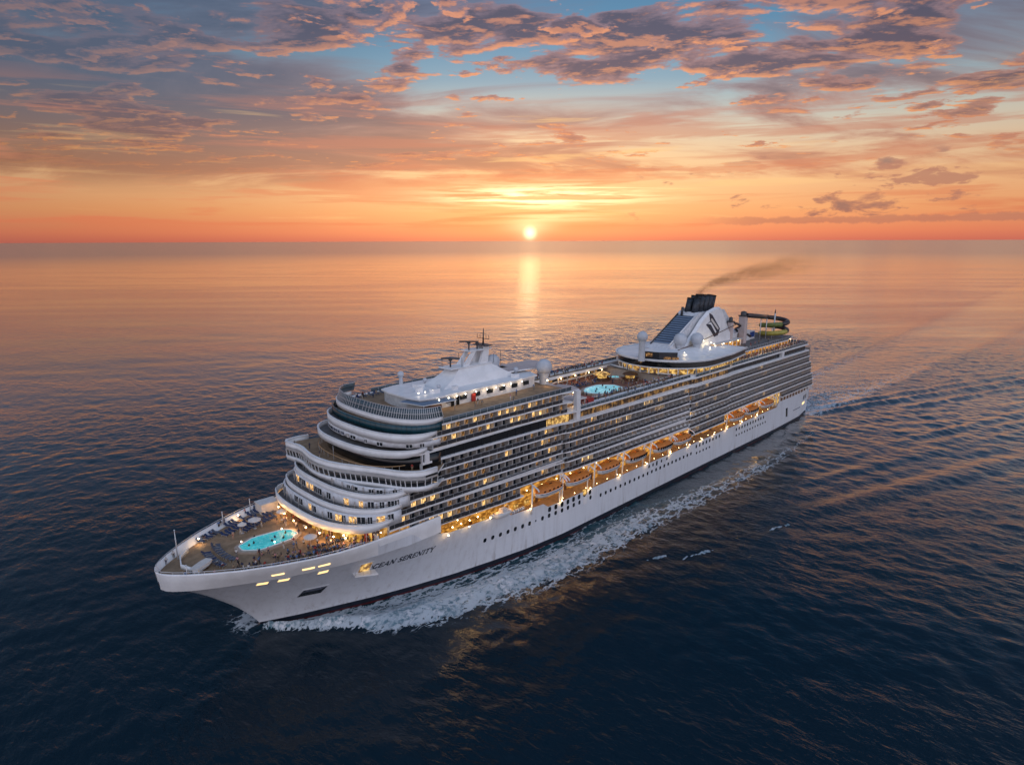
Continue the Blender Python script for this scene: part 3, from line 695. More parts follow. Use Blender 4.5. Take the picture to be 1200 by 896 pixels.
MB().prism([(228, 19.0)] + inset(BP, .4) + [(236, -19.0), (228, -19)], 29.5, 29.75, 'white').build('bridge_floor', bridge)
mb = MB(); rp = inset(front(243.2, 16.0, 11, 2.4, 15.5, 9, 2.5), 0)
mb.tube([(x + 1.2, y * 1.05, 34.3) for x, y in rp[2:-2]], 0.09, 'railwood', 5)
for x, y in rp[2:-2:3]: mb.tube([(x + 1.2, y * 1.05, 33.15), (x + 1.2, y * 1.05, 34.3)], 0.05, 'rail', 4)
mb.build('bridge_roof_rail', bridge)
for xx, yy in ((243.5, -3), (239.0, 10.5), (235.5, 17)): MB().tube([(xx, yy, 33.1), (xx, yy, 36.0)], [.10, .05], 'rail', 6).build('whip_antenna', ship)
# upper tiers
wp = front(241.6, 19.3, 12.5, 2.4, 17.3, 9, 2.5, aft=None)
MB().strip(wp, 33.1, 36.3, 0.3, 'black').build('black_window_band', ship)
for ti, (X0, pp, ss, z0, z1) in enumerate(UP):
    path = front(X0, *pp, *ss)
    tp = lambda x, X0=X0, z0=z0, z1=z1: z0 + (z1 - z0 - .55) * (min(max((X0 - 5.5 - x) / 5.5, 0), 1) ** 1.5)
    mb = MB().strip(path, tp, z1, 0.28, 'white'); mb.strip(inset(path, -0.06), z1, z1 + 0.1, 0.38, 'white'); mb.build('tier_band', ship)
    floor = [(205 if ti < 2 else 182, pp[0] - .3)] + [(x - .2, y * .985) for x, y in path] + [(205 if ti < 2 else 182, -ss[0] - (1.9 if ti == 2 else 0))]
    if ti < 2: MB().prism(floor, z0 + 0.1, z0 + 0.5, 'deckgrey', side='white').build('tier_floor', ship)
wp = front(240.9, 19.2, 12, 2.4, 17.3, 9, 2.5)
w = MB().strip(wp, 38.1, 39.4, 0.3, 'white2').build('tier_wall', ship)
wall_windows(w, wp, 38.2, 39.0, [(0.1, .9, 'dark'), (0.16, 1.3, 'dark'), (0.31, 1.4, 'dark'), (0.4, .6, 'dark'), (0.50, 1.8, 'dark'), (0.545, .9, 'part'), (0.60, 1.3, 'slate'), (0.65, 2.0, 'slate'), (0.70, 2.0, 'slate'), (0.75, 2.0, 'dark'), (0.80, 2.2, 'slate'), (0.86, 2.2, 'dark')])
wp = front(239.6, 19.35, 11, 2.5, 17.4, 9, 2.5)
w = MB().strip(wp, 41.2, 43.1, 0.3, 'teal').build('observation_lounge_glass', ship)
for i in range(0, len(wp), 2): MB().tube([(wp[i][0], wp[i][1], 41.2), (wp[i][0], wp[i][1], 43.1)], 0.035, 'dark', 4).build('glazing_bar', w)
# sheltering screen round the forward sun deck
fp = [(206.0, 19.3), (214, 19.3), (222, 19.3)] + front(238.1, 19.3, 10, 2.6, 18.0, 10, 2.5) + [(222, -18.8), (206, -19.3), (190, -19.3)]
sc_ = MB().strip(fp[3:-3], 44.4, 46.6, 0.06, 'screen', lean=0.9).build('glass_windscreen', ship)
mb = MB(); qp = inset(fp[3:-3], -0.06); q2 = inset(fp[3:-3], 0.84)
for i in range(0, len(qp), 1): mb.tube([(qp[i][0], qp[i][1], 44.3), (q2[i][0], q2[i][1], 46.65)], 0.055, 'rail', 4)
ip = inset(fp[3:-3], 0.9); mb.tube([(x, y, 46.65) for x, y in ip], 0.07, 'rail', 4); mb.tube([(x, y, 45.5) for x, y in inset(fp[3:-3], .42)], 0.05, 'rail', 4)
mb.build('screen_frame', sc_)
# ------------------------------------------------------------------ side decks with balconies
def side_y(X): # outer face: the after part stands a little proud of the forward part
    return float(np.interp(X, [0, 88, 90, 116.5, 118.5, 183.5, 186.5, 300], [HB + .75, HB + .75, HB + 1.15, HB + 1.15, HB + .55, HB + .55, HB - .25, HB - .25]))
START = [246.4, 243.6, 240.4, 238.2, 235.6, 234.2, 234.0, 231.0, 229.8]
def aft_x(k): return float(np.interp(k, [0, 1, 7], [1.0, 2.0, 13.0]))
W = 2.72
def bal_mod(variant, seed):
    """one balcony, local x along the ship (0..W), y outwards from 0 (front of slab), z from the deck; height h"""
    r = random.Random(seed); h = 2.5
    a = MB(); a.box(-0.09, 0.09, -1.55, -0.14, 0, h, 'part')
    a.box(0.07, W - .07, -1.62, -1.5, 0, h, 'beige')
    if r.random() < .6: a.box(.5, 1.0, -1.1, -.6, 0.15, .45, 'cloth' if r.random() < .5 else 'brown'); a.box(.5, 1.0, -1.15, -1.05, .3, .9, 'brown')
    if r.random() < .3: a.box(1.4, 1.8, -.9, -.5, .45, .5, 'part')
    d = MB(); x0 = .35 + r.random() * .15; mm = {'dark': 'dark', 'curt': 'curtain', 'dim': 'litdim', 'lit': 'lit'}[variant]
    d.box(x0, x0 + 1.9, -1.5, -1.44, 0.08, 2.15, mm); d.box(x0 + .9, x0 + 1.0, -1.44, -1.40, 0.08, 2.15, 'part')
    d.box(x0 - .08, x0, -1.46, -1.40, 0.0, 2.22, 'part'); d.box(x0 + 1.9, x0 + 1.98, -1.46, -1.40, 0.0, 2.22, 'part'); d.box(x0 - .08, x0 + 1.98, -1.46, -1.40, 2.15, 2.25, 'part')
    if variant == 'dark' and r.random() < .5: d.box(x0 + 1.3, x0 + 1.9, -1.435, -1.41, 0.1, 2.1, 'curtain')
    if variant == 'lit': a.ball((W / 2, -1.25, h - .2), .13, 'bulb', 8, 5)
    g_ = MB(); g_.box(0.02, W - .02, -0.12, -0.08, 0.06, 1.02, 'railglass'); g_.box(0, W, -0.14, -0.06, 1.02, 1.09, 'rail'); g_.box(W / 2 - .03, W / 2 + .03, -.14, -.07, 0, 1.02, 'rail')
    return a, d, g_
VAR = ['dark', 'dark', 'dark', 'curt', 'curt', 'dim', 'dim', 'lit']
MODS = {v: [bal_mod(v, 11 * i + hash(v[0]) % 5 * 0 + i) for i in range(3)] for v in ('dark', 'curt', 'dim', 'lit')}
MESH = {v: [tuple(q.mesh(n) for q, n in zip(t, ('balcony', 'balcony_door', 'balcony_rail'))) for t in ms] for v, ms in MODS.items()}
def cells(k):
    """x positions of balconies of row k"""
    s_ = START[k]; out = []
    if k == 0: rng = [(START[0], 202.0), (117.0, 90.5), (38.5, 2.0)]
    elif k == 1: rng = [(s_, 2.5)]
    elif k <= 5: rng = [(s_, aft_x(k) + 1)]
    elif k == 6: rng = []
    else: rng = [(s_, 184.5)]
    for a_, e_ in rng:
        n = int((a_ - e_) / W)
        out += [a_ - (i + 1) * W for i in range(n)]
    return out
class Merge:
    def __init__(s): s.V = []; s.F = []; s.I = []; s.n = 0
    def add(s, mbx, M4, mats):
        v = np.array(mbx.v); v = v @ M4[:3, :3].T + M4[:3, 3]; s.V.append(v)
        mp_ = [mats.index(x) if x in mats else (mats.append(x) or len(mats) - 1) for x in mbx.mats]
        for f, i in zip(mbx.f, mbx.mi): s.F.append(tuple(q + s.n for q in f)); s.I.append(mp_[i])
        s.n += len(v)
    def build(s, name, mats, parent):
        me = bpy.data.meshes.new(name); me.from_pydata(np.concatenate(s.V).tolist(), [], s.F)
        for q in mats: me.materials.append(M[q])
        me.polygons.foreach_set('material_index', s.I); me.update()
        return link(name, me, parent)
rb = random.Random(21)
items = []
for k in range(9):
    for x in cells(k):
        xm = x + W / 2; y = side_y(xm); z = zk(k, xm)
        p_lit = {0: .36, 7: .34, 8: .42}.get(k, .10) if xm > 120 else .055
        if k == 0 and xm < 120: p_lit = .03
        u = rb.random()
        v = 'lit' if u < p_lit else ('dim' if u < p_lit + .27 + (.3 if k in (0, 7, 8) else 0) else ('curt' if u < p_lit + .42 else 'dark'))
        yn = side_y(x + W); sl_ = (zk(k, x + W) - zk(k, x)) / W
        items.append((k, x, y if abs(yn - side_y(x)) < .05 else side_y(x), z, sl_, v, rb.randrange(3)))
camp = Vector((316, 128.4, 83))
items.sort(key=lambda t: (Vector((t[1], t[2], t[3])) - camp).length)
mg = Merge(); mgm = []
for i, (k, x, y, z, sl_, v, s_) in enumerate(items):
    if i < 100:
        ms = MESH[v][s_]; o = link('balcony', ms[0], ship, (x, y, zk(k, x) + .02)); link('balcony_door', ms[1], o); link('balcony_rail', ms[2], o)
    else:
        T = np.eye(4); T[:3, 3] = (x, y, zk(k, x) + .02); T[2, 0] = sl_
        for q in MODS[v][s_]: mg.add(q, T, mgm)
o = mg.build('balcony', mgm, ship); o['kind'] = 'stuff'; o['label'] = 'rows of smaller cabin balconies along the middle and after part of the side'
# deck slabs: one per level, with the thin white edge
for k in range(10):
    z_ = lambda x, k=k: zk(min(k, 9), x)
    spans = [(START[min(k, 8)] + .05 if k < 9 else 229.8, (201.5 if k == 0 else (aft_x(k) if k <= 7 else 183.0)))]
    if k == 0: spans += [(117.5, 90.2), (39.0, 1.5)]
    if k == 9: spans = [(231.0, 182.5)]
    for a_, e_ in spans:
        xs = sorted(set([a_, e_] + [x for x in list(np.arange(e_, a_, 6.0)) + [88, 90, 116.5, 118.5, 183.5, 186.5] if e_ < x < a_]))
        out = [(x, side_y(x)) for x in xs]
        th = .36 if k not in (7, 6) else .5
        yi = 16.5
        MB().prism([(xs[0], yi)] + [(xs[-1], yi)] + [(x, y) for x, y in reversed(out)], lambda x, z_=z_, th=th: z_(x) - th, lambda x, z_=z_: z_(x), 'white').build('deck_edge', ship)
        if k != 0: MB().prism([(xs[0], -HB), (xs[-1], -HB), (xs[-1], -16.5), (xs[0], -16.5)], lambda x, z_=z_, th=th: z_(x) - th, lambda x, z_=z_: z_(x), 'white').build('deck_edge', ship)
# hull block behind the balconies: dark core so nothing shows through
for k in range(9): x = START[k]; MB().box(x - .05, x + .12, 14.5 if k != 6 else 17, side_y(x) - .08, zk(k, x) + .01, zk(k + 1, x) - .3, 'white2').build('end_bulkhead', ship)
core = MB()
core.prism([(3, 17.6), (234, 17.6), (238, 15), (240, 12), (240, -12), (238, -15), (234, -17.4), (3, -17.4)], 19.0, 33.0, 'beige')
core.prism([(12, 17.6), (120, 17.6), (120, -17.4), (12, -17.4)], 33.0, 36.0, 'part')
core.prism([(184, 17.6), (231, 17.6), (236, 12), (236, -12), (231, -16.5), (184, -17.4)], 33.0, 42.2, 'part')
core.build('superstructure_core', ship)
MB().box(-0.4, 3, -17.4, 18.6, 13.0, 19.5, 'hull').build('stern_block', ship)
# cabin fronts on the far side, plain
for k in range(1, 7): MB().box(12 + 0, 234 - k, -17.9, -17.5, zk(k, 120) + .3, zk(k, 120) + 2.4, 'dark').build('far_side_cabin_front', ship)
# row 6: lounge windows, dark forward and golden aft
def band_win(x0, x1, k, mm, name, mull=2.0, inn=1.1):
    xs = list(np.arange(x0, x1, 6.0)) + [x1]
    m_ = MB(); vs = []
    for x in xs: y = side_y(x) - inn; vs += [(x, y, zk(k, x) + .05), (x, y, zk(k + 1, x) - .4)]
    m_.add(vs, [(2 * i, 2 * i + 2, 2 * i + 3, 2 * i + 1) for i in range(len(xs) - 1)], mm); o = m_.build(name, ship)
    m2 = MB()
    x = x0
    while x < x1: m2.box(x - .06, x + .06, side_y(x) - inn - .05, side_y(x) - inn + .08, zk(k, x), zk(k + 1, x) - .3, 'dark'); x += mull
    l_ = m2.build('mullion', o); l_['kind'] = 'stuff'
    return o
band_win(192.5, 233.8, 6, 'black', 'dark_lounge_window_band', 2.9, .5)
band_win(183.6, 192.3, 6, 'goldenb', 'lit_lounge_window_band', 1.6, .7)
band_win(90, 183.4, 6, 'golden', 'golden_window_band', 1.8, 1.3)
band_win(42, 90, 6, 'dark', 'dim_window_band', 1.8, 1.3); band_win(13.5, 40, 6, 'dark', 'dim_window_band', 1.8, 1.3)
MB().box(40, 42, HB - .5, HB + .8, 33.3, 36.3, 'white').build('side_pillar', ship)
MB().box(179.6, 181.2, HB - .6, HB + .65, 33.9, 42.4, 'white').build('side_pillar', ship)
MB().box(232.2, 233.4, 18.0, HB - .2, 34.6, 37.2, 'white').build('side_pillar', ship)
# promenade wall behind the lifeboats, ceiling and deck -------------------
PZ = 11.3
m_ = MB(); m_.add([(41, 15.8, PZ), (229.3, 14.2, PZ), (229.3, 14.2, 19.9), (41, 15.8, 18.3)], [(0, 1, 2, 3)], 'promwall'); wall = m_.build('promenade_wall', ship)
for i, x in enumerate(np.arange(44, 227, 4.1)):
    link('promenade_door' if i % 3 == 0 else 'promenade_window', (MB().box(-.55, .55, -.05, .05, 0, 2.1, 'brown') if i % 3 == 0 else MB().box(-.9, .9, -.05, .05, .8, 1.9, 'goldenb')).mesh('opening'), wall, (x, 15.9 - (x - 41) / 188.3 * 1.6, PZ))
MB().prism([(40.2, 13.5)] + [(229.3, 13.5)] + [(x, hull_half(x, PZ - .3) - .12) for x in np.linspace(229.3, 40.2, 40)], PZ - .3, PZ, 'teak').build('promenade_deck', ship)
MB().add([(229.3, 13.5, PZ), (229.3, hull_half(229.3, PZ) - .1, PZ), (229.3, HB - .25, 17.2), (229.3, 13.5, 17.2)], [(0, 1, 2, 3)], 'white2').build('promenade_end', ship, False)
MB().box(40, 40.6, 15.8, HB - .1, PZ, 18.2, 'hull').build('promenade_end', ship)
# aft lit block and mooring deck windows
MB().box(40.6, 47.0, 15.9, HB + .45, 13.2, 18.0, 'goldenb').build('lit_stairwell', ship)
for x in (40.5, 43.4, 46.8): MB().box(x - .15, x + .15, HB + .3, HB + .6, 12.6, 18.2, 'white').build('stairwell_post', ship)
MB().box(1.0, 40, 15, 15.4, 12.4, 15.6, 'promwall').build('after_gallery_wall', ship)
m_ = MB().prism([(x, hull_half(max(x, 0), 13) - .12) for x in np.linspace(-1, 40, 12)] + [(40, 15), (-1, 15)], 12.9, 13.1, 'teak'); m_.build('after_gallery_deck', ship)
for x in np.arange(2.5, 40, 3.3): MB().box(x - .18, x + .18, side_y(x) - .75, side_y(x) - .45, 13.1, zk(0, x) - .3, 'white').build('gallery_post', ship)
m_ = MB(); m_.box(1, 40, 18.9, 18.96, 14.05, 14.12, 'rail'); m_.build('gallery_rail', ship)
# rail along the promenade edge
for xa, xb, z in ((184.5, 207.2, 11.9), (208.4, 229, 14.1)):
    pass
# portholes ----------------------------------------------------------------
def ph(x, z, w, h, mm='black', rim=True):
    p0 = hull_pt(x, z, .03); n = (hull_pt(x, z, 1) - hull_pt(x, z, 0)).normalized()
    t = Vector((0, 0, 1)).cross(n).normalized(); u = n.cross(t)
    vs = []; N = 10
    for s_, o_ in ((1.0, .05), (1.0, .0)):
        for i in range(N): a = 2 * math.pi * i / N; q = p0 + t * (math.copysign(abs(math.cos(a)) ** .7, math.cos(a)) * w / 2 * s_) + u * (math.copysign(abs(math.sin(a)) ** .7, math.sin(a)) * h / 2 * s_) + n * o_; vs.append(q)
    m_ = MB(); m_.add(vs, [tuple(range(N))] + [(i, (i + 1) % N, N + (i + 1) % N, N + i) for i in range(N)], mm)
    return m_.build('porthole', hull)
row_a = [214.1 - 2.53 * i for i in range(7)] + [194.0 - 2.6 * i for i in range(9)]
for x in row_a: ph(x, 8.55, 1.0, 1.25)
ph(196.6, 8.6, .5, .6, 'slate')
for i in range(22): ph(168.2 - 2.55 * i, 7.85, .95, 1.15)
for i in range(8): ph(191.3 - 2.54 * i, 11.1 - .02 * i, 1.25, 1.75) if False else ph(191.3 - 2.54 * i, 10.35, 1.2, 1.5)
for i, x in enumerate((142, 139.6, 137.3, 134.4, 131)): ph(x, 10.1, .8, 1.1 if i != 2 else 1.7)
for i in range(8): ph(111 - 2.5 * i, 9.75, .95, 1.35)
for i in range(5): ph(110.5 - 2.4 * i, 7.1, .8, .9)
for i in range(11): ph(79.3 - 2.5 * i, 9.35, .95, 1.3)
for i in range(12): ph(79.0 - 2.45 * i, 6.8, .8, .9)
def shell_patch(x0, x1, z0, z1, mm, name, parent, off=.06, skew=0.0, depth=0.0):
    N = 8; vs = []
    for z, o_ in ((z0, off), (z1, off), (z0, -.3), (z1, -.3)):
        for i in range(N + 1): x = x0 + (x1 - x0) * i / N + (skew if z == z1 else 0); vs.append(hull_pt(x, z, o_))
    fs = [(i, i + 1, N + 2 + i, N + 1 + i) for i in range(N)] + [(i, i + 1, 2 * N + 3 + i, 2 * N + 2 + i) for i in range(N)] + [(N + 1 + i, N + 2 + i, 3 * N + 4 + i, 3 * N + 3 + i) for i in range(N)] + [(0, N + 1, 3 * N + 3, 2 * N + 2), (N, 2 * N + 1, 4 * N + 3, 3 * N + 2)]
    return MB().add(vs, fs, mm).build(name, parent)
for x, z in ((268.0, 15.4), (264.4, 15.5), (257.2, 15.6)):
    f = shell_patch(x - 1.15, x + 1.15, z - .55, z + .55, 'hull', 'mooring_opening', hull, .10); shell_patch(x - .95, x + .95, z - .38, z + .38, 'litwin', 'lit_pane', f, .14)
for x in (266.4, 261.0, 258.0):
    sg = MB().box(-1.2, 1.2, -.08, .08, -.28, .28, 'litwin'); link('bulwark_light', sg.mesh('bulwark_light'), ship, (x, kn_half(x) + .14 + (rail_half(x) - kn_half(x)) * .35, 18.4), -math.atan2(kn_half(x - 1) - kn_half(x + 1), 2))
f = shell_patch(254.6, 259.9, 7.2, 9.7, 'hull', 'anchor_pocket', hull, .08, -.7); shell_patch(254.9, 259.5, 7.35, 9.45, 'black', 'pocket_recess', f, .13, -.7); shell_patch(255.3, 258.9, 8.9, 9.4, 'slate', 'pocket_flap', f, .22, -.7)
f = shell_patch(246.0, 249.3, 11.7, 14.9, 'hull', 'side_hatch', hull, .08, .3); shell_patch(246.4, 248.8, 12.0, 14.7, 'goldenb', 'hatch_opening', f, .14, .3)
m_ = MB(); m_.prism([(245.4, 15.2), (249.8, 13.0), (250.2, 15.0), (246.0, 17.6)], 11.7, 11.95, 'white')
for x, y in ((245.7, 17.0), (247.2, 16.5), (248.7, 15.8), (250.0, 14.8)): m_.tube([(x, y, 11.9), (x, y, 12.9)], .06, 'rail', 4)
m_.build('hatch_platform', ship)
f = shell_patch(174.9, 176.7, 10.1, 13.3 - 1.6, 'goldenb', 'side_door', hull, .10)
shell_patch(175.0, 176.5, 7.3, 9.6, 'white', 'side_door', hull, .10)
shell_patch(27.4, 29.2, 4.4, 8.6, 'black', 'side_door', hull, .10, 1.0)
shell_patch(12, 21, 5.6, 5.9, 'slate', 'draught_plate', hull, .07)
for x in (4, 7.2): shell_patch(x - .9, x + .9, 8.4, 10.6, 'black', 'mooring_port', hull, .08)
shell_patch(4.2, 8.2, 6.0, 7.0, 'litwin', 'stern_light_panel', hull, .09)
# ship's name in serif capitals -------------------------------------------------
G = {  # strokes: (x0,y0,x1,y1,weight) in a unit-high box; width
 'O': (0.86, 'ring'), 'C': (0.80, 'arc'),
 'E': (0.66, [(.1, 0, .1, 1, 2), (.1, .97, .6, .97, 1), (.1, .5, .48, .5, 1), (.1, .03, .62, .03, 1), (.58, .97, .6, .78, 1), (.60, .03, .63, .24, 1), (0, .98, .2, .98, 1), (0, .02, .2, .02, 1), (.47, .4, .47, .6, 1)]),
 'A': (0.84, [(.04, 0, .42, 1, 1), (.42, 1, .76, 0, 2), (.18, .33, .62, .33, 1), (-.04, .02, .16, .02, 1), (.64, .02, .88, .02, 1)]),
 'N': (0.90, [(.12, 0, .12, 1, 1), (.10, 1, .76, 0, 2), (.78, 0, .78, 1, 1), (0, .98, .22, .98, 1), (0, .02, .24, .02, 1), (.66, .98, .9, .98, 1)]),
 'S': (0.62, 's'),
 'R': (0.80, [(.1, 0, .1, 1, 2), (.1, .97, .42, .97, 1), (.1, .5, .42, .5, 1), (.42, .97, .58, .86, 1.5), (.58, .86, .58, .62, 2), (.58, .62, .42, .5, 1.5), (.38, .5, .74, 0, 2), (0, .98, .2, .98, 1), (0, .02, .22, .02, 1), (.68, .02, .84, .02, 1)]),
 'I': (0.36, [(.16, 0, .16, 1, 2), (.04, .98, .28, .98, 1), (.04, .02, .28, .02, 1)]),
 'T': (0.74, [(.35, 0, .35, 1, 2), (.02, .97, .68, .97, 1), (.03, .97, .03, .78, 1), (.67, .97, .67, .78, 1), (.22, .02, .48, .02, 1)]),
 'Y': (0.80, [(.02, 1, .38, .48, 2), (.74, 1, .38, .48, 1), (.38, .48, .38, 0, 2), (-.06, .98, .16, .98, 1), (.62, .98, .84, .98, 1), (.26, .02, .52, .02, 1)]),
}
def curve_strokes(kind):
    out = []
    if kind in ('ring', 'arc'):
        a0, a1 = (0, 360) if kind == 'ring' else (42, 318)
        n = 16; pr = None
        for i in range(n + 1):
            a = math.radians(a0 + (a1 - a0) * i / n); q = (.41 + .37 * math.cos(a), .5 + .49 * math.sin(a))
            if pr: out.append((*pr, *q, 1 + 1.1 * abs(math.cos((a)))))
            pr = q
        if kind == 'arc': out += [(.70, .80, .71, .98, 1), (.70, .20, .72, .02, 1)]
    else:
        pts = [(.52, .80), (.44, .96), (.28, .99), (.12, .90), (.08, .74), (.18, .60), (.38, .46), (.52, .34), (.54, .18), (.42, .03), (.24, 0), (.10, .06), (.05, .22)]
        for i in range(len(pts) - 1): out.append((*pts[i], *pts[i + 1], 1 + (1 if 3 < i < 9 else 0)))
        out += [(.53, .78, .53, .98, 1), (.05, .02, .05, .24, 1)]
    return out
X_a, X_b, zl, zh = 248.2 - 1.0, 230.0, 11.9, 13.35
text = 'OCEAN SERENITY'; tw = sum(.42 if c_ == ' ' else G[c_][0] + .13 for c_ in text); kx = (X_a - X_b) / tw
pen = 0.0
for c_ in text:
    if c_ == ' ': pen += .42; continue
    w_, st = G[c_]; st = curve_strokes(st) if isinstance(st, str) else st
    m_ = MB()
    for x0, y0, x1, y1, wt in st:
        wt *= .085
        def mp_(x, y): # text plane -> hull shell, slightly slanted
            Xp = X_a - (pen + x + .16 * y) * kx; zb = zl - 0.25 * (X_a - Xp) / 17 * 2.6
            return hull_pt(Xp, zb + (zh - zl) * y, .05)
        dx_, dy_ = (x1 - x0) * kx, (y1 - y0) * (zh - zl); L_ = math.hypot(dx_, dy_) or 1; ox, oy = -dy_ / L_ * wt, dx_ / L_ * wt
        q = [mp_(x0 + ox / kx * .75, y0 + oy), mp_(x1 + ox / kx * .75, y1 + oy), mp_(x1 - ox / kx * .75, y1 - oy), mp_(x0 - ox / kx * .75, y0 - oy)]
        nn = (hull_pt(240, 12, 1) - hull_pt(240, 12, 0)).normalized() * .04
        m_.add(q + [v_ - nn * 2 for v_ in q], [(0, 1, 2, 3), (0, 1, 5, 4), (1, 2, 6, 5), (2, 3, 7, 6), (3, 0, 4, 7)], 'navy')
    m_.build('name_letter', hull); pen += w_ + .13

# ------------------------------------------------------------------ lamps
PL = {}
def lamp(loc, power=30.0, r=0.16, col=(1.0, 0.60, 0.24), mt='bulb', parent=ship, light=True, rad=0.35):
    key = (r, mt)
    if key not in PL:
        m_ = MB(); m_.ball((0, 0, 0), r, mt, 8, 6); m_.tube([(0, 0, r * .8), (0, 0, r * 2)], r * .35, 'rail', 5); PL[key] = m_.mesh('lamp')
    o = link('lamp', PL[key], parent, loc)
    if light:
        k2 = (power, col)
        if k2 not in PL: d_ = bpy.data.lights.new('lamp_light', 'POINT'); d_.energy = power; d_.color = col; d_.shadow_soft_size = rad; PL[k2] = d_
        q = bpy.data.objects.new('lamp_light', PL[k2]); C.objects.link(q); q.parent = o; q.location = (0, 0.0, -r - rad - .05)
    return o
BOATX = [193.0, 180.5, 166.0, 151.5, 136.0, 123.4, 82.5, 69.5, 54.5]
# promenade ceiling lamps
for x in np.arange(46, 226, 6.1): lamp((float(x), 17.3, min(zk(1, x) - .5, 17.5) if x < 200 else 16.9), 230.0, .13, (1.0, .50, .16), rad=.5)
# outboard lamps at the deck edge shining down the shell
for x in (228.0, 221.5, 214.5, 199.9, 187.0, 174.0, 159.2, 144.2, 129.7, 117, 108, 99, 89, 76, 62): lamp((x, HB + .55, (15.6 if x > 208 else 13.4) if x > 192 else 11.9), 70.0, .16)
for x in np.arange(186, 48, -5.2): lamp((float(x), HB + .1, 12.2), 0, .09, light=False)
for x in (226, 223.3, 220.6, 217.9): lamp((x, HB - .3, 16.7), 50, .15)
# ------------------------------------------------------------------ open decks
MB().box(121, 183, -17.4, 17.6, 33.0, 33.2, 'deckred').build('pool_deck', ship)
MB().prism([(13, -16.6), (121, -16.6), (121, 16.6), (13, 16.6)], 36.0, 36.55, 'deckgrey').build('after_sun_deck', ship)
for sgn in (1, -1): # walkway along both sides of the pool well
    MB().box(121, 180, 14.2 if sgn > 0 else -17.6, 17.6 if sgn > 0 else -14.2, 36.1, 36.72, 'teak').build('pool_walkway', ship)
    MB().box(119, 182, 14.05 if sgn > 0 else -14.2, 14.2 if sgn > 0 else -14.05, 35.9, 36.9, 'white').build('walkway_fascia', ship)
MB().strip([(119, 14.1), (120.5, 9), (121.2, 3), (121.2, -3), (120.5, -9), (119, -14.1)], 36.2, 36.95, 0.3, 'white').build('walkway_fascia', ship)
for sgn, yy in ((1, 14.6), (-1, -14.6)):
    m_ = MB()
    for x in np.arange(123, 181, 5.2): MB().box(x - .18, x + .18, yy - .18, yy + .18, 33.2, 36.1, 'rail').build('walkway_pillar', ship)
for x in np.arange(125, 178, 6.5): MB().box(x - 1.6, x + 1.6, -17.3, -16.9, 33.9, 35.6, 'litdim').build('galley_window', ship)
top = front(238.0, 19.0, 10, 2.6, 17.4, 9, 2.5)
MB().prism([(182, 18.9)] + top + [(206, -19.0), (182, -19.0)], 42.5, 42.72, 'teak').build('forward_sun_deck', ship)
# rails with posts along open deck edges
def railing(pts, z, name='deck_rail', h=1.1, glass=True, step=2.2, mm='rail'):
    m_ = MB(); P = [Vector(p_) for p_ in pts]
    m_.tube([(p_.x, p_.y, z + h) for p_ in P], .06, mm, 5)
    if glass: m_.strip([(p_.x, p_.y) for p_ in P], z + .06, z + h - .08, .04, 'screen')
    for i in range(len(P) - 1):
        L_ = (P[i + 1] - P[i]).length; k = max(1, int(L_ / step))
        for j in range(k): q = P[i].lerp(P[i + 1], j / k); m_.tube([(q.x, q.y, z), (q.x, q.y, z + h)], .045, 'rail', 4)
    return m_.build(name, ship)
railing([(182.5, HB - .4), (230, HB - .4)], 42.6, h=1.2); railing([(182.5, -19.2), (222, -19.2)], 42.6, h=1.2)
railing([(14, side_y(20) - .15), (88, side_y(60) - .15)], 36.35); railing([(91, side_y(100) - .15), (116, side_y(100) - .15)], 36.4); railing([(119, side_y(140) - .15), (179, side_y(140) - .15)], 36.6)
railing([(14, -HB + .2), (180, -HB + .2)], 36.6)
railing([(x, rail_half(x) - .3) for x in np.linspace(250, 284, 24)] + [(x, -rail_half(x) + .3) for x in np.linspace(283.9, 240, 30)], 20.85, 'bow_rail', .45, False, 1.6)
railing([(13.3, 19), (13.3, -19)], 36.4)
# forward deckhouse under the mast -----------------------------------------
dh = [(226.5, 3.5), (225.5, 7.6), (221, 8.6), (195, 8.9), (186, 8.4), (184, 4), (184, -4), (186, -8.4), (221, -8.6), (225.5, -7.6), (226.5, -3.5)][::-1]
dk_ = MB(); dk_.prism(dh, 42.7, 45.6, 'white2'); dk_.prism([(205 + (x - 205) * 1.03, y * 1.06) for x, y in dh], 45.6, 46.0, 'white'); house = dk_.build('mast_deckhouse', ship)
for x in np.arange(190, 222, 4.6): link('window', MB().box(-1.1, 1.1, -.06, .06, 0, 1.1, 'dark' if int(x) % 3 else 'lit').mesh('window'), house, (x, 8.95, 43.9))
link('door', MB().box(-.7, .7, -.07, .07, 0, 2.1, 'redp').mesh('door'), house, (209.6, 8.98, 42.75))
for x in (214.9, 216.6): link('door', MB().box(-.45, .45, -.07, .07, 0, 2.2, 'black').mesh('door'), house, (x, 8.95, 42.75))
for x in (221.5, 218.5, 215.9, 213.0, 209.4, 205.6, 202.4, 199.5, 196.8, 192.5): lamp((x, 9.75, 45.35), 40, .15, (1.0, .72, .42), 'bulbw')
for x in (224.5, 222.5, 220): lamp((x, 5.6, 46.8), 8, .12, (1.0, .85, .7), 'bulbw')
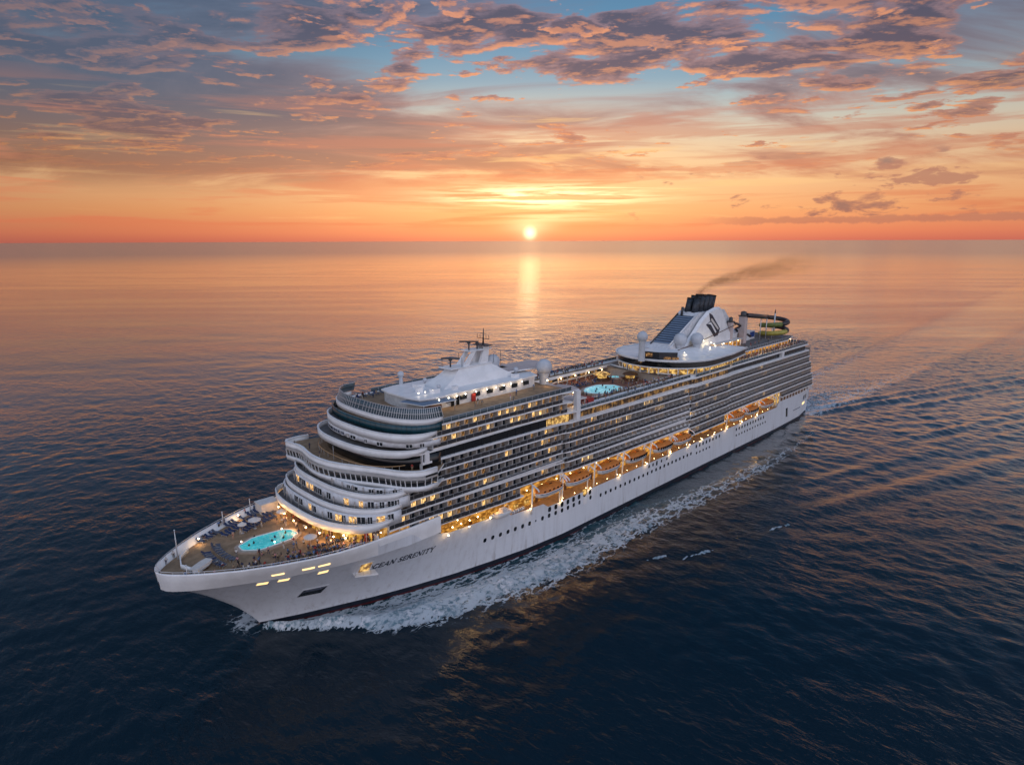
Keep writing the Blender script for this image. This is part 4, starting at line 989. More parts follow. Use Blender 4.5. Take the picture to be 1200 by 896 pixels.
# stepped plinth and raked mast
m_ = MB()
def loft(mb_, secs, mt):
    n = len(secs[0][0]); vs = [(x, y, z) for pts, z in secs for x, y in pts]
    fs = [(j * n + i, j * n + (i + 1) % n, (j + 1) * n + (i + 1) % n, (j + 1) * n + i) for j in range(len(secs) - 1) for i in range(n)] + [tuple(range((len(secs) - 1) * n, len(secs) * n))]
    return mb_.add(vs, fs, mt)
loft(m_, [([(215.5, -4.2), (215.5, 4.2), (190, 5.0), (190, -5.0)], 46.0), ([(211.0, -3.2), (211.0, 3.2), (194, 4.0), (194, -4.0)], 48.2), ([(208.5, -2.2), (208.5, 2.2), (197, 2.4), (197, -2.4)], 50.2)], 'white')
m_.box(197, 211.5, -2.6, 2.6, 50.2, 50.45, 'white')
pl = m_.build('mast_plinth', ship)
m_ = MB()
for y in (-1.3, 1.3):
    loft(m_, [([(200.6, y - .45), (200.6, y + .45), (197.6, y + .45), (197.6, y - .45)], 50.3), ([(198.6, y - .3), (198.6, y + .3), (197.0, y + .3), (197.0, y - .3)], 55.0)], 'white')
    loft(m_, [([(206.4, y - .4), (206.4, y + .4), (204.6, y + .4), (204.6, y - .4)], 50.3), ([(203.0, y - .25), (203.0, y + .25), (201.8, y + .25), (201.8, y - .25)], 54.0)], 'white')
m_.box(196.4, 204.2, -1.9, 1.9, 54.0, 54.25, 'white'); m_.box(196.6, 199.4, -2.6, 2.6, 55.0, 55.2, 'lattice')
m_.tube([(197.8, 0, 55), (197.6, 0, 59.6)], [.28, .1], 'lattice', 6); m_.tube([(197.8, -2.4, 56.8), (197.8, 2.4, 56.8)], .09, 'lattice', 5); m_.tube([(197.7, -1.2, 58.2), (197.7, 1.2, 58.2)], .07, 'lattice', 5)
for y in (-2.3, -1.2, 1.2, 2.3): m_.tube([(197.8, y, 56.8), (197.8, y, 57.9)], .06, 'lattice', 4)
mast = m_.build('radar_mast', ship)
for x, y, w_, h_ in ((219, 5, 1.1, .9), (221.5, 2, .8, 1.2), (218, -3, 1.3, .8), (213.5, 6.2, .7, 1.0), (192, 6.6, 1.0, .9), (188, -3, 1.5, 1.0)): MB().box(x - w_, x + w_, y - w_ * .7, y + w_ * .7, 46.0, 46.0 + h_, 'white').build('roof_locker', house)
for x, y, z_, r_ in ((216.5, 3.4, 46.9, .55), (214.5, -4.8, 47.0, .6), (188.5, 3.5, 47.2, .8)): m_ = MB(); m_.ball((x, y, z_), r_, 'radome', 12, 8); m_.tube([(x, y, 46), (x, y, z_)], .15, 'rail', 6); m_.build('small_dome', house)
def radar(x, y, z, L_, rz, parent):
    m_ = MB(); m_.tube([(x, y, z - 1.8), (x, y, z)], .22, 'lattice', 6); m_.box(x - .35, x + .35, y - .35, y + .35, z, z + .35, 'lattice'); m_.box(x - L_ / 2, x + L_ / 2, y - .16, y + .16, z + .35, z + .75, 'lattice', rz); return m_.build('radar_scanner', parent)
radar(203.2, 0.2, 56.0, 5.2, 2.3, mast); radar(209.6, 0, 52.2, 5.0, 2.35, mast); radar(200.4, .4, 55.4, 2.0, 1.2, mast)
m_ = MB()
for x, y, h in ((207.5, 2.2, 53), (205, -2, 53.4), (210.8, -2, 52.6), (196.8, 3, 52.8), (193, 2, 53.0)): m_ = MB().tube([(x, y, 50.3 if x > 196.5 else 46.2), (x, y, h)], .06, 'lattice', 4); m_.build('mast_aerial', mast)
def radome(x, y, z, r, zb, name='radome'):
    m_ = MB(); m_.ball((x, y, z), r, 'radome', 24, 16); m_.lathe([(r * .62, zb - z), (r * .55, -r * 1.2), (r * .72, -r * .72)], (x, y, z), 'radome', 20); return m_.build(name, ship)
radome(195.4, 1.2, 50.2, 2.05, 46.0); radome(181.5, 8, 47.6, 2.3, 41.0); radome(219.5, -8.6, 48.8, .85, 46.0); radome(127.0, 5, 50.2, 1.9, 41.6)
radome(103.0, 6, 46.6, 2.5, 42.0); radome(96.0, 9.0, 46.4, 2.4, 42.0)
MB().prism([(192, 3), (176, 5.5), (172, 2), (174, -5), (190, -6)], 46.6, 47.0, 'awn', side='white').build('aft_canopy', house)
MB().prism([(229.0, 3.6), (227.4, 11.2), (217.8, 12.0), (217.8, 2.6)], 45.0, 45.2, 'awnblue', side='white').build('bar_awning', ship)
for x, y in ((228.4, 4), (227, 10.8), (218.2, 11.6)): MB().tube([(x, y, 42.7), (x, y, 45.1)], .09, 'rail', 6).build('awning_post', ship)
MB().box(220, 225, 5.6, 8.8, 42.75, 43.9, 'brown').build('bar_counter', ship)
# steps down from the forward deck to the pool: terraces, awnings, stage
m_ = MB(); m_.box(168.5, 183, -13.5, 13.8, 33.2, 36.2, 'white2'); m_.build('terrace_block', ship)
MB().box(176, 183, -13.5, 13.8, 36.2, 39.4, 'white2').build('terrace_block', ship)
MB().prism([(183.5, 6), (183.5, 13.8), (172.5, 13.8), (170.5, 9.5), (172, 5.5)], 40.2, 40.6, 'awn', side='white').build('rose_awning', ship)
MB().prism([(182, 12), (182, 18.2), (174.5, 18.2), (174.5, 12)], 38.9, 39.2, 'awn', side='white').build('rose_awning', ship)
for x, y in ((172.8, 13.4), (172.6, 6), (174.8, 17.8)): MB().tube([(x, y, 36.2), (x, y, 40.3 if y < 17 else 38.9)], .11, 'rail', 6).build('awning_post', ship)
MB().box(170, 174.5, 14.6, 17.4, 36.75, 38.2, 'redp').build('red_bar_front', ship)
for x, y, z in ((174, 12.8, 39.6), (174, 8, 39.6), (178, 16.5, 38.3), (171, 16, 37.6), (169, 4, 36.6), (168.2, -4, 36.6), (186, -11, 44.8), (184, 11.5, 44.6)): lamp((x, y, z), 60, .18)
# midship pool --------------------------------------------------------------
def pool(poly, z, mm, rim=1.0):
    c_ = Vector((sum(p_[0] for p_ in poly) / len(poly), sum(p_[1] for p_ in poly) / len(poly)))
    # round the corners by Chaikin cutting
    P = [Vector(p_) for p_ in poly]
    for _ in range(1): P = [q for i in range(len(P)) for q in (P[i].lerp(P[(i + 1) % len(P)], .10), P[i].lerp(P[(i + 1) % len(P)], .90))]
    big = [c_ + (p_ - c_) * (1 + rim / (p_ - c_).length) for p_ in P]
    root = MB().prism([(p_.x, p_.y) for p_ in big], z, z + .42, 'coping').build('swimming_pool', ship)
    MB().prism([(p_.x, p_.y) for p_ in P], z + .3, z + .46, mm).build('pool_water', root)
    m_ = MB(); inner = [c_ + (p_ - c_) * 1.0 for p_ in P]; m_.strip([(p_.x, p_.y) for p_ in inner + inner[:1]], z + .42, z + .56, .22, 'white'); m_.build('pool_edge', root)
    return root, P
pr2, PP2 = pool([(152, 1.5), (149, 5.8), (142, 7.0), (137, 4.5), (136, 0), (140, -4.2), (147, -4.0), (151.4, -1.5)][::-1], 33.2, 'pool2', 1.1)
pr1, PP1 = pool([(262.6 + (x - 262.6) * .9, .9 + (y - .6) * .84) for x, y in [(269.3, 1.6), (269.0, -1.4), (264.6, -3.6), (257.6, -2.6), (255.9, -0.8), (255.6, 2.6), (258.3, 4.6), (266.2, 4.8)]], BD, 'pool', .8)
for (x, y, r) in ((126, -7, 2.6), (127, 9, 2.0)):
    m_ = MB(); m_.lathe([(0, .0), (r, 0), (r, .9), (r - .4, .95), (r - .4, .6), (0, .6)], (x, y, 33.2), 'coping', 20); q = m_.build('whirlpool_tub', ship); MB().lathe([(0.01, .7), (r - .42, .7)], (x, y, 33.2), 'pool2', 20).build('tub_water', q)
# domed bar kiosks by the pool, lit inside
def kiosk(x, y, z, r, mm, roofm):
    m_ = MB(); m_.lathe([(r, 0), (r, 1.0)], (x, y, z), 'brown', 20); m_.lathe([(r * .62, 1.0), (r * .62, 2.2)], (x, y, z), mm, 20); m_.lathe([(r * 1.1, 2.3), (r * .9, 2.75), (r * .45, 3.1), (.01, 3.25)], (x, y, z), roofm, 20)
    return m_.build('bar_kiosk', ship)
kiosk(131, -9, 33.2, 2.8, 'goldenb', 'goldenb'); kiosk(124, -1.5, 33.2, 2.6, 'goldenb', 'brown'); kiosk(163, -8, 33.2, 2.4, 'litdim', 'brown')
MB().prism([(123.5, 3.5), (119.5, 5.0), (118.2, 1.5), (122, 0.5)], 36.9, 37.3, 'awnblue').build('blue_awning', ship)
for x in np.arange(125, 180, 7.8): lamp((float(x), -13.6, 35.7), 60, .16); 
for x in np.arange(125, 168, 10.5): lamp((float(x), 13.6, 35.7), 60, .16)
# after lounge disc ------------------------------------------------------------
LC = (105.0, 2.2); R_ = 19.6
def disc(r, x0=74.0, c=LC, h=None):
    h = h or r; pts = [(c[0] + r * math.cos(t), c[1] + h * math.sin(t)) for t in np.linspace(math.pi / 2, -math.pi / 2, 40)]
    return [(x0, c[1] + h * .86), (c[0] - 14, c[1] + h * .985)] + pts + [(c[0] - 14, c[1] - h * .985), (x0, c[1] - h * .86)]
MB().prism(disc(R_ - .4)[::-1], 38.9, 39.2, 'white').build('lounge_ledge', ship)
MB().prism(disc(R_ - 1.0)[::-1], 39.2, 41.3, 'black').build('lounge_glass', ship)
m_ = MB(); m_.prism(disc(R_)[::-1], 41.3, 41.6, 'white2'); m_.prism(disc(R_ - .9)[::-1], 41.6, 41.75, 'white'); m_.strip(disc(R_ - .05), 41.6, 42.0, .3, 'white'); m_.build('lounge_roof', ship)
MB().prism(disc(R_ - 3.0)[::-1], 36.6, 38.9, 'goldenb').build('lit_lower_lounge', ship)
for i, t in enumerate(np.linspace(1.5, -1.5, 17)): MB().box(-.15, .15, -.15, .15, 36.6, 39.2, 'white').build('lounge_pillar', ship).location = (LC[0] + (R_ - 1.4) * math.cos(t), LC[1] + (R_ - 1.4) * math.sin(t), 0)
MB().prism([(c_[0], c_[1]) for c_ in [(123.3, 1.5), (121.6, 8.6), (117.5, 13.6), (113.0, 11.0), (114.0, 1.0)]], 41.6, 44.4, 'dark', top='white').build('roof_bar_box', ship)
for i, (x, y, z0, z1) in enumerate([(122.55, 5.2, 42.6, 43.9), (119.8, 11.0, 41.9, 42.8), (118.0, 13.1, 41.9, 42.7)]): MB().box(x - .1, x + .18, y - 1.2, y + 1.2, z0, z1, 'litdim', .45 + .2 * i).build('lit_bar_window', ship)
m_ = MB(); loft(m_, [([(112, -8), (112, 15), (84, 17), (84, -10)], 41.7), ([(106, -4), (108, 10.5), (88, 12), (88, -6)], 43.0), ([(104, -2), (105, 8), (90, 9), (90, -4)], 43.4)], 'white'); m_.build('stepped_roof', ship)
for x, y in ((113.5, 14.6), (93, 13), (88, 12.5), (84, 10), (80, 12), (110, 12)): lamp((x, y, 43.2), 30, .13, (1., .75, .4), 'bulbw')
# funnel -----------------------------------------------------------------------
m_ = MB()
prof = [(109.5, 43.2), (88.5, 54.2), (86.5, 55.2), (66, 55.0), (61, 50.5), (55, 41.6), (58, 39.6), (104, 39.6)]
n = len(prof)
vs = [(x, -5.2 + (z - 39) * .06, z) for x, z in prof] + [(x, 5.2 - (z - 39) * .06, z) for x, z in prof]
m_.add(vs, [tuple(range(n)), tuple(range(2 * n - 1, n - 1, -1))] + [(i, (i + 1) % n, n + (i + 1) % n, n + i) for i in range(n)], 'white2')
fun = m_.build('funnel', ship)
m_ = MB(); ang = math.atan2(54.2 - 43.2, 88.5 - 109.5)
for i in range(13):
    f = .16 + .80 * i / 13; x = 109.5 + (88.5 - 109.5) * f; z = 43.2 + 11.0 * f; hw = 3.6
    m_.add([(x + .15, -hw, z + .25), (x + .15, hw, z + .25), (x - .75, hw, z + .62), (x - .75, -hw, z + .62), (x - .1, -hw, z - .1), (x - .1, hw, z - .1), (x - 1.0, hw, z + .3), (x - 1.0, -hw, z + .3)], [(0, 1, 2, 3), (4, 5, 6, 7), (0, 1, 5, 4), (1, 2, 6, 5), (2, 3, 7, 6), (3, 0, 4, 7)], 'awnblue')
g_ = m_.build('funnel_louvre', fun)
m_ = MB(); m_.add([(106, -3.7, 45.15), (106, 3.7, 45.15), (89.2, 3.7, 53.95), (89.2, -3.7, 53.95)], [(0, 1, 2, 3)], 'navy'); m_.build('louvre_backing', fun, False)
for s_ in (-1, 1): MB().tube([(107.5, s_ * 4.0, 44.6), (88.6, s_ * 4.0, 54.5)], .28, 'lattice' if s_ < 0 else 'white', 6).build('funnel_side_rail', fun)
# side fairings that carry the emblem
def fairing(sgn):
    pr = [(101, 43.4), (93.5, 48.6), (88.5, 52.6), (83, 55.6), (77, 56.8), (73.2, 56.6), (70.5, 54.0), (66.5, 48.8), (60.5, 42.2), (58, 39.6), (98, 39.6)]
    n = len(pr); vs = []
    for y, sc in ((5.4, 1.0), (6.6, .93)): vs += [(79 + (x - 79) * sc, sgn * y, 48 + (z - 48) * sc) for x, z in pr]
    return MB().add(vs, [tuple(range(n)), tuple(range(2 * n - 1, n - 1, -1))] + [(i, (i + 1) % n, n + (i + 1) % n, n + i) for i in range(n)], 'white').build('funnel_fairing', fun)
fq = fairing(1); fairing(-1)
def flat_poly(pts, y, mm, name, parent, th=.08):
    n = len(pts); vs = [(x, y, z) for x, z in pts] + [(x, y + th, z) for x, z in pts]
    return MB().add(vs, [tuple(range(n)), tuple(range(2 * n - 1, n - 1, -1))] + [(i, (i + 1) % n, n + (i + 1) % n, n + i) for i in range(n)], mm).build(name, parent)
em = flat_poly([(83.2, 55.0), (80.6, 54.0), (73.6, 48.0), (75.0, 45.4), (78.0, 45.0), (81.4, 48.0), (85.2, 50.6), (82.0, 51.6)], 6.64, 'navy', 'funnel_emblem', fq)
flat_poly([(84.6, 50.9), (81.6, 51.3), (80.2, 50.2), (76.6, 47.0), (77.2, 46.5), (80.6, 49.5), (81.8, 50.4)], 6.74, 'white', 'emblem_wave', em)
flat_poly([(81.6, 52.8), (80.4, 52.4), (74.8, 48.2), (75.4, 47.6), (80.2, 51.0), (81.4, 51.9)], 6.74, 'cloth', 'emblem_wave', em)
for i, (x, y, h) in enumerate(((84.2, 1.6, 60.2), (84.0, -1.6, 60.0), (81.0, 1.7, 60.9), (80.9, -1.6, 60.8), (77.6, 1.8, 61.0), (77.5, -1.6, 61.0), (74.4, 1.8, 60.9), (74.2, -1.6, 60.8), (71.2, 1.7, 60.5), (68.6, .3, 60.3))):
    m_ = MB(); m_.tube([(x + 1.6, y, 54.6), (x - .4, y, h)], 1.32 if i < 8 else 1.0, 'stack', 12); m_.tube([(x - .4, y, h), (x - .5, y, h + .35)], 1.4 if i < 8 else 1.08, 'soot', 12); m_.build('exhaust_pipe', fun)
m_ = MB().tube([(89.2, -2, 54), (88.6, -2, 57.2)], .5, 'lattice', 8); m_.build('exhaust_pipe', fun)
m_ = MB()
for a_, c_ in (((66, 2, 55), (60, 2, 46)), ((66, -2, 55), (60, -2, 46)), ((60, 2, 46), (59, 2, 40)), ((63.5, 2, 51), (60, 2, 52)), ((60, 2, 52), (56, 2, 44))): m_.tube([a_, c_], .22, 'rail', 6)
m_.build('funnel_strut', fun)
MB().tube([(110.5, 7.5, 43.0), (96, 7.6, 44.0), (80, 7.8, 46.2), (62, 8.0, 48.6)], .16, 'brown', 6).build('funnel_handrail', fun)
for x, z in ((97, 45), (90, 45), (100, 42.8), (84, 43.6)): lamp((x, 8.6, z), 110, .13, (1.0, .8, .42), 'bulbw')
# upper after deck: arcade with lit interior, roof terrace, sports house, slide
MB().box(18, 101, -12.0, 13.2, 36.6, 39.2, 'promwall').build('arcade_wall', ship)
MB().prism([(16, -15), (104, -15), (104, 17.2), (30, 17.2), (16, 14)], 39.2, 39.6, 'deckgrey', side='white').build('arcade_roof', ship)
for x in np.arange(19, 101, 3.3): MB().box(x - .14, x + .14, 16.7, 17.0, 36.5, 39.2, 'awn').build('arcade_pillar', ship)
for x in np.arange(22, 100, 5.0): lamp((float(x), 15.2, 38.9), 70, .16)
railing([(17, 17.0), (84, 17.0)], 39.6, glass=False)
MB().box(58, 80, 4.0, 8.2, 39.6, 42.2, 'promwall').build('bar_pavilion', ship); MB().box(57, 81, 3.4, 9.2, 42.2, 42.45, 'cloth').build('pavilion_roof', ship)
for x in np.arange(58.5, 81, 3.6): MB().box(x - .15, x + .15, 8.6, 8.9, 39.6, 42.2, 'white').build('pavilion_pillar', ship)
for x in (60, 67, 74): lamp((x, 8.4, 41.9), 40, .14)
MB().box(42, 60, -2, 5.2, 39.6, 44.2, 'white2').build('sports_house', ship); MB().box(50, 54.5, 5.2, 5.5, 39.8, 43.8, 'beige').build('sports_house_door', ship)
MB().box(36, 42, -1, 4.6, 39.6, 43.2, 'white2').build('slide_landing', ship); MB().box(36.6, 41.4, 4.6, 4.8, 40.6, 42.9, 'bluep').build('blue_screen_panel', ship)
def tower(x, y, z1, w, mm='rail'):
    m_ = MB(); m_.box(x - w, x + w, y - w, y + w, 39.6, z1, 'awn'); m_.box(x - w - .3, x + w + .3, y - w - .3, y + w + .3, z1, z1 + .4, 'lattice'); m_.lathe([(w * .9, .4), (w * .9, 1.8), (.05, 2.2)], (x, y, z1), 'lattice', 12); return m_.build('slide_tower', ship)
sl_root = tower(52.5, 6.5, 51.2, 1.35)
tower(63, 6.0, 49.6, .9)
path = []
for t in np.linspace(0, 1, 10): path.append((52.0 - 19 * t, 7.5 + 1.5 * math.sin(t * 3.1), 51.6 - 2.3 * t))
cx_, cy_, rr_ = 26.0, 9.0, 5.6
for a in np.linspace(0, 4.6 * math.pi, 66): path.append((cx_ + rr_ * math.cos(a * 1.0 + .2) * (1.0), cy_ - rr_ * math.sin(a + .2), 49.2 - 8.6 * a / (4.6 * math.pi)))
sl1 = MB().tube(path[:34], 1.0, 'tube', 9).build('slide_tube', sl_root)
MB().tube(path[33:50], 1.05, 'green', 9).build('slide_tube', sl_root); MB().tube(path[49:60], 1.0, 'tube', 9).build('slide_tube', sl_root); MB().tube(path[59:], 1.1, 'yellow', 9).build('slide_tube', sl_root)
p3_ = [(61.5 - 1.5 * i, 6 + 2.2 * math.sin(i * .9), 49.4 - .8 * i) for i in range(10)]
MB().tube(p3_, .5, 'tube', 8).build('slide_tube', sl_root)
for x, y, z in ((26, 9, 50.5), (33, 8.4, 48.6), (40, 8.8, 50.0), (31.4, 10.5, 44.5)): MB().tube([(x, y, 39.6 if x > 30 else 36.6), (x, y, z)], .32 if x < 30 else .2, 'rail', 8).build('slide_support', sl_root)
MB().tube([(26, 9, 50.5), (26, 9, 52.2)], [.3, .12], 'lattice', 6).build('slide_lamp_post', sl_root)
lamp((26, 7, 45), 30, .15)
# jackstaff on the bow and posts with small lights on the starboard rail
for x, y, h in ((279.3, -3.6, 5.5), (266.3, -13.6, 2.2), (258.6, -16.9, 2.0), (280.5, 5.2, 1.6)):
    m_ = MB(); m_.tube([(x, y, 20.2), (x, y, 20.9 + h)], [.14, .07], 'rail', 6)
    if h > 5: m_.tube([(x, y - .6, 24.5), (x, y + .6, 24.5)], .05, 'rail', 4)
    m_.ball((x, y, 21 + h), .16, 'radome', 8, 5); m_.build('bow_staff', ship)
# bow lamps: under the first tier, on the rail
for t in np.linspace(1.25, -1.3, 9): lamp((250.6 + 5.2 * math.cos(t), 16.4 * math.sin(t), 21.9), 200, .15, (1.0, .52, .17))
for x, y in ((273.6, -8.2), (262.6, -14.2), (254.0, -16.8), (251, 12.6)): lamp((x, y, 21.1), 90, .17)
for x, y in ((267.0, -2.2), (258.0, -2.0), (262, 3.0)): lamp((x, y, BD + .6), 0, .13, mt='bulbw', light=False)
# bow furniture: bar counters and starboard cabana
m_ = MB().prism([(250.0, 3), (252.4, 1), (253.4, -5), (252.4, -9), (251.4, -9), (252.2, -5), (251.3, 0), (249.2, 2.2)], BD, BD + 1.1, 'brown'); m_.build('pool_bar_counter', ship)
m_ = MB(); m_.box(253.2, 257.4, -16.6, -13.4, BD, BD + 2.4, 'cloth'); m_.box(253.0, 257.6, -16.8, -13.2, BD + 2.4, BD + 2.6, 'boatwhite'); m_.build('bow_cabana', ship)
MB().strip([(278.4, 4.6), (280.0, 0), (278.8, -4.2), (276.4, -6.6)], BD, BD + 1.0, .25, 'white').build('breakwater', ship)
# davits ----------------------------------------------------------------------
for i, bxx in enumerate(BOATX):
    for s_ in (-1, 1):
        x = bxx + s_ * 5.7; zt = zk(1, x) - .4
        m_ = MB(); m_.tube([(x, 16.6, zt), (x, 19.6, zt - .1), (x, 21.6, zt - .9), (x, 22.0, zt - 1.5)], .22, 'white', 6); m_.tube([(x, HB - .15, 11.3), (x, HB + .25, zt - .2)], .26, 'white', 6)
        m_.tube([(x, 21.9, zt - 1.4), (x - s_ * 1.4, 20.6, zt - 2.6)], .05, 'lattice', 4); m_.build('davit', ship)
# ------------------------------------------------------------------ lifeboats hanging in the davits
def boat_meshes(kind, L=10.6, Wd=4.1):
    n = 17; xs = np.linspace(-L / 2, L / 2, n)
    def half(x): return Wd / 2 * (1 - abs(2 * x / L) ** 3.2) ** .6
    h = MB(); secs = []
    for x in xs:
        w = max(half(x), .02); r = .35 * (abs(2 * x / L) ** 3)
        secs.append([(x, 0.0, .1 + r * 1.6), (x, w * .55, .25 + r * 1.3), (x, w * .93, .85 + r * .6), (x, w, 1.55), (x, w * .96, 1.75), (x, -w * .96, 1.75), (x, -w, 1.55), (x, -w * .93, .85 + r * .6), (x, -w * .55, .25 + r * 1.3)])
    k = len(secs[0]); vs = [p_ for s_ in secs for p_ in s_]
    h.add(vs, [(i * k + j, i * k + (j + 1) % k, (i + 1) * k + (j + 1) % k, (i + 1) * k + j) for i in range(n - 1) for j in range(k)], 'boatwhite' if kind == 'life' else 'boatwhite', True)
    c = MB(); secs = []
    for x in xs:
        f = max(0.02, 1 - abs(2 * x / L) ** 3.0) ** .55; w = max(half(x), .02) * .94; H_ = 1.55 * f
        secs.append([(x, w, 1.75), (x, w * .93, 1.75 + H_ * .55), (x, w * .62, 1.75 + H_ * .9), (x, 0, 1.75 + H_), (x, -w * .62, 1.75 + H_ * .9), (x, -w * .93, 1.75 + H_ * .55), (x, -w, 1.75)])
    k = len(secs[0]); vs = [p_ for s_ in secs for p_ in s_]
    c.add(vs, [(i * k + j, i * k + j + 1, (i + 1) * k + j + 1, (i + 1) * k + j) for i in range(n - 1) for j in range(k - 1)], 'orange', True)
    w_ = MB()
    if kind == 'life':
        for i, x in enumerate(np.linspace(-3.3, 3.3, 5)): w_.box(x - .35, x + .35, half(x) * .90, half(x) * .94 + .03, 2.05, 2.4, 'black')
    else:
        for i, x in enumerate(np.linspace(-4.2, 4.2, 9)): w_.box(x - .42, x + .42, half(x) * .93, half(x) * .94 + .09, 1.62, 2.35, 'black')
    t = MB(); t.tube([(x, half(x) + .03, 1.52) for x in xs[1:-1]], .09, 'navy' if kind != 'life' else 'slate', 5)
    q = MB(); q.box(-.8, .8, -.6, .6, 3.1, 3.75, 'orange'); q.box(-.6, .6, -.62, .62, 3.3, 3.6, 'black')
    return [(h, 'boat_hull'), (c, 'canopy'), (w_, 'side_window'), (t, 'grab_rail'), (q, 'steering_position')]
BM = {k: [(m_.mesh(n_), n_) for m_, n_ in boat_meshes(k)] for k in ('life', 'tender')}
ordn = ['first', 'second', 'third', 'fourth', 'fifth', 'sixth', 'seventh', 'eighth', 'ninth']
for i, bxx in enumerate(BOATX):
    kd = 'tender' if i in (3, 4, 7) else 'life'
    lab = {'life': 'orange topped enclosed lifeboat, %s from the bow, hanging in the lit boat recess' % ordn[i], 'tender': 'tender with row of dark windows, %s boat from the bow in the lit recess' % ordn[i]}[kd]
    zt = zk(1, bxx) - .4
    t = empty('lifeboat' if kd == 'life' else 'tender_boat', (bxx, 20.35, zt - 4.15), lab, 'lifeboat', 'boats hanging along the promenade recess')
    t.scale = (1.0, 1.0, 1.0)
    for me_, n_ in BM[kd]: link(n_, me_, t)
    q = MB()
    for s_ in (-1, 1): q.tube([(s_ * 4.3, 0, 2.6), (s_ * 5.2, .6, 4.0)], .06, 'lattice', 4)
    q.build('lifting_hook', t)
# rescue boat on the forward end of the recess
t = empty('rescue_boat', (209.5, 19.3, 14.0), 'small white rescue boat stowed at the forward end of the lit recess', 'rescue boat')
for me_, n_ in BM['life'][:1]: o = link('boat_hull', me_, t); o.scale = (.55, .6, .8)
MB().box(-1.2, .6, -.8, .8, 1.3, 2.3, 'cloth').build('console', t); MB().tube([(-1.4, -.8, 1.3), (-1.4, -.8, 2.9), (-1.4, .8, 2.9), (-1.4, .8, 1.3)], .07, 'rail', 5).build('roll_bar', t)
# stowed life rafts beside it
for i, x in enumerate((205.2, 203.6, 202.0, 212.6)):
    m_ = MB().tube([(-.75, 0, .45), (.75, 0, .45)], .45, 'boatwhite', 12); m_.box(-.5, -.4, -.47, .47, -.02, .92, 'slate'); m_.box(.4, .5, -.47, .47, -.02, .92, 'slate')
    o = link('life_raft_canister', m_.mesh('raft_canister'), None, (x, 18.8, 13.4 if x < 208 else 14.6)); tag(o, 'white drum of an inflatable life raft near the forward lamps of the recess', 'life raft', 'life raft drums')
# covered boat on the foredeck
t = empty('covered_dinghy', (277.2, 3.2, BD), 'white covered dinghy lying on the empty teak near the tip of the bow', 'dinghy', None, 0.55)
o = link('boat_hull', BM['life'][0][0], t); o.scale = (.52, .5, .55); MB().prism([(-2.4, -.7), (-1.2, -1), (1.6, -.95), (2.6, 0), (1.6, .95), (-1.2, 1), (-2.4, .7)], .95, 1.3, 'cloth').build('boat_cover', t)
MB().box(-1.0, -.6, -.9, .9, 0, .3, 'brown').build('chock', t)

# ------------------------------------------------------------------ sun loungers
def lounger_mb(mm):
    m_ = MB(); m_.box(-.95, .35, -.33, .33, .30, .40, mm)
    m_.add([(.35, -.33, .3), (.35, .33, .3), (.95, .33, .78), (.95, -.33, .78), (.35, -.33, .40), (.35, .33, .40), (.9, .33, .88), (.9, -.33, .88)], [(0, 1, 2, 3), (4, 7, 6, 5), (0, 4, 5, 1), (2, 6, 7, 3), (0, 3, 7, 4), (1, 5, 6, 2)], mm)
    f = MB()
    for x in (-.8, .5):
        for y in (-.3, .3): f.box(x - .03, x + .03, y - .03, y + .03, 0, .3, 'rail')
    f.box(-.95, .4, -.35, -.31, .24, .30, 'rail'); f.box(-.95, .4, .31, .35, .24, .30, 'rail')
    return m_, f
LM = {c_: tuple(q.mesh(n_) for q, n_ in zip(lounger_mb(c_), ('cushion', 'lounger_frame'))) for c_ in ('blue', 'slate', 'cloth')}
taken = []
def lounger(x, y, z, rz, c_, label, group):
    taken.append((x, y)); t = empty('sun_lounger', (x, y, z), label, 'sun lounger', group, rz); link('cushion', LM[c_][0], t); link('lounger_frame', LM[c_][1], t); return t
rl = random.Random(5)
def rows_of(xs, off, side, rz, c_, lab, grp):
    for x in xs:
        if rl.random() < .07: continue
        y = side * (rail_half(x) - off); lounger(x + rl.uniform(-.1, .1), y + rl.uniform(-.12, .12), BD, rz + rl.uniform(-.12, .12), c_ if rl.random() < .9 else ('slate' if c_ == 'blue' else 'blue'), lab, grp)
G1 = 'loungers on the bow deck'
rows_of(np.arange(251.5, 262.0, 1.02), 2.3, -1, -1.35, 'blue', 'navy blue lounger in the row against the far bow rail', G1)
rows_of(np.arange(263.6, 273.0, 1.02), 2.3, -1, -1.0, 'blue', 'navy blue lounger in the forward row against the far bow rail', G1)
rows_of(np.arange(255.0, 268.5, 1.0), 5.4, -1, -1.2, 'blue', 'navy blue lounger in the second row in from the far bow rail', G1)
rows_of(np.arange(256.0, 265.0, 1.0), 8.0, -1, -1.2, 'blue', 'navy blue lounger in the row closest to the pool on its far side', G1)
rows_of(np.arange(249.5, 262.0, 1.02), 2.1, 1, 1.35, 'blue', 'navy blue lounger in the crowded row against the near bow rail', G1)
rows_of(np.arange(252.0, 264.0, 1.02), 4.8, 1, 1.3, 'slate', 'grey lounger between the pool and the crowded near bow rail', G1)
rows_of(np.arange(250.0, 258.0, 1.02), 7.2, 1, 1.3, 'blue', 'navy blue lounger in the row at the near side of the pool', G1)
for i, a in enumerate(np.linspace(-1.0, .95, 9)): lounger(270.4 + 1.6 * math.cos(a), -0.5 + 5.6 * math.sin(a), BD, a * .6, 'slate', 'grey lounger in the curved row just ahead of the bow pool', G1)
for i, a in enumerate(np.linspace(-.7, 1.0, 8)): lounger(273.3 + 1.0 * math.cos(a), 0.6 + 5.4 * math.sin(a), BD, a * .6, 'slate' if i % 3 else 'blue', 'grey lounger in the foremost curved row of the bow deck', G1)
G2 = 'loungers on the pool deck amidships'
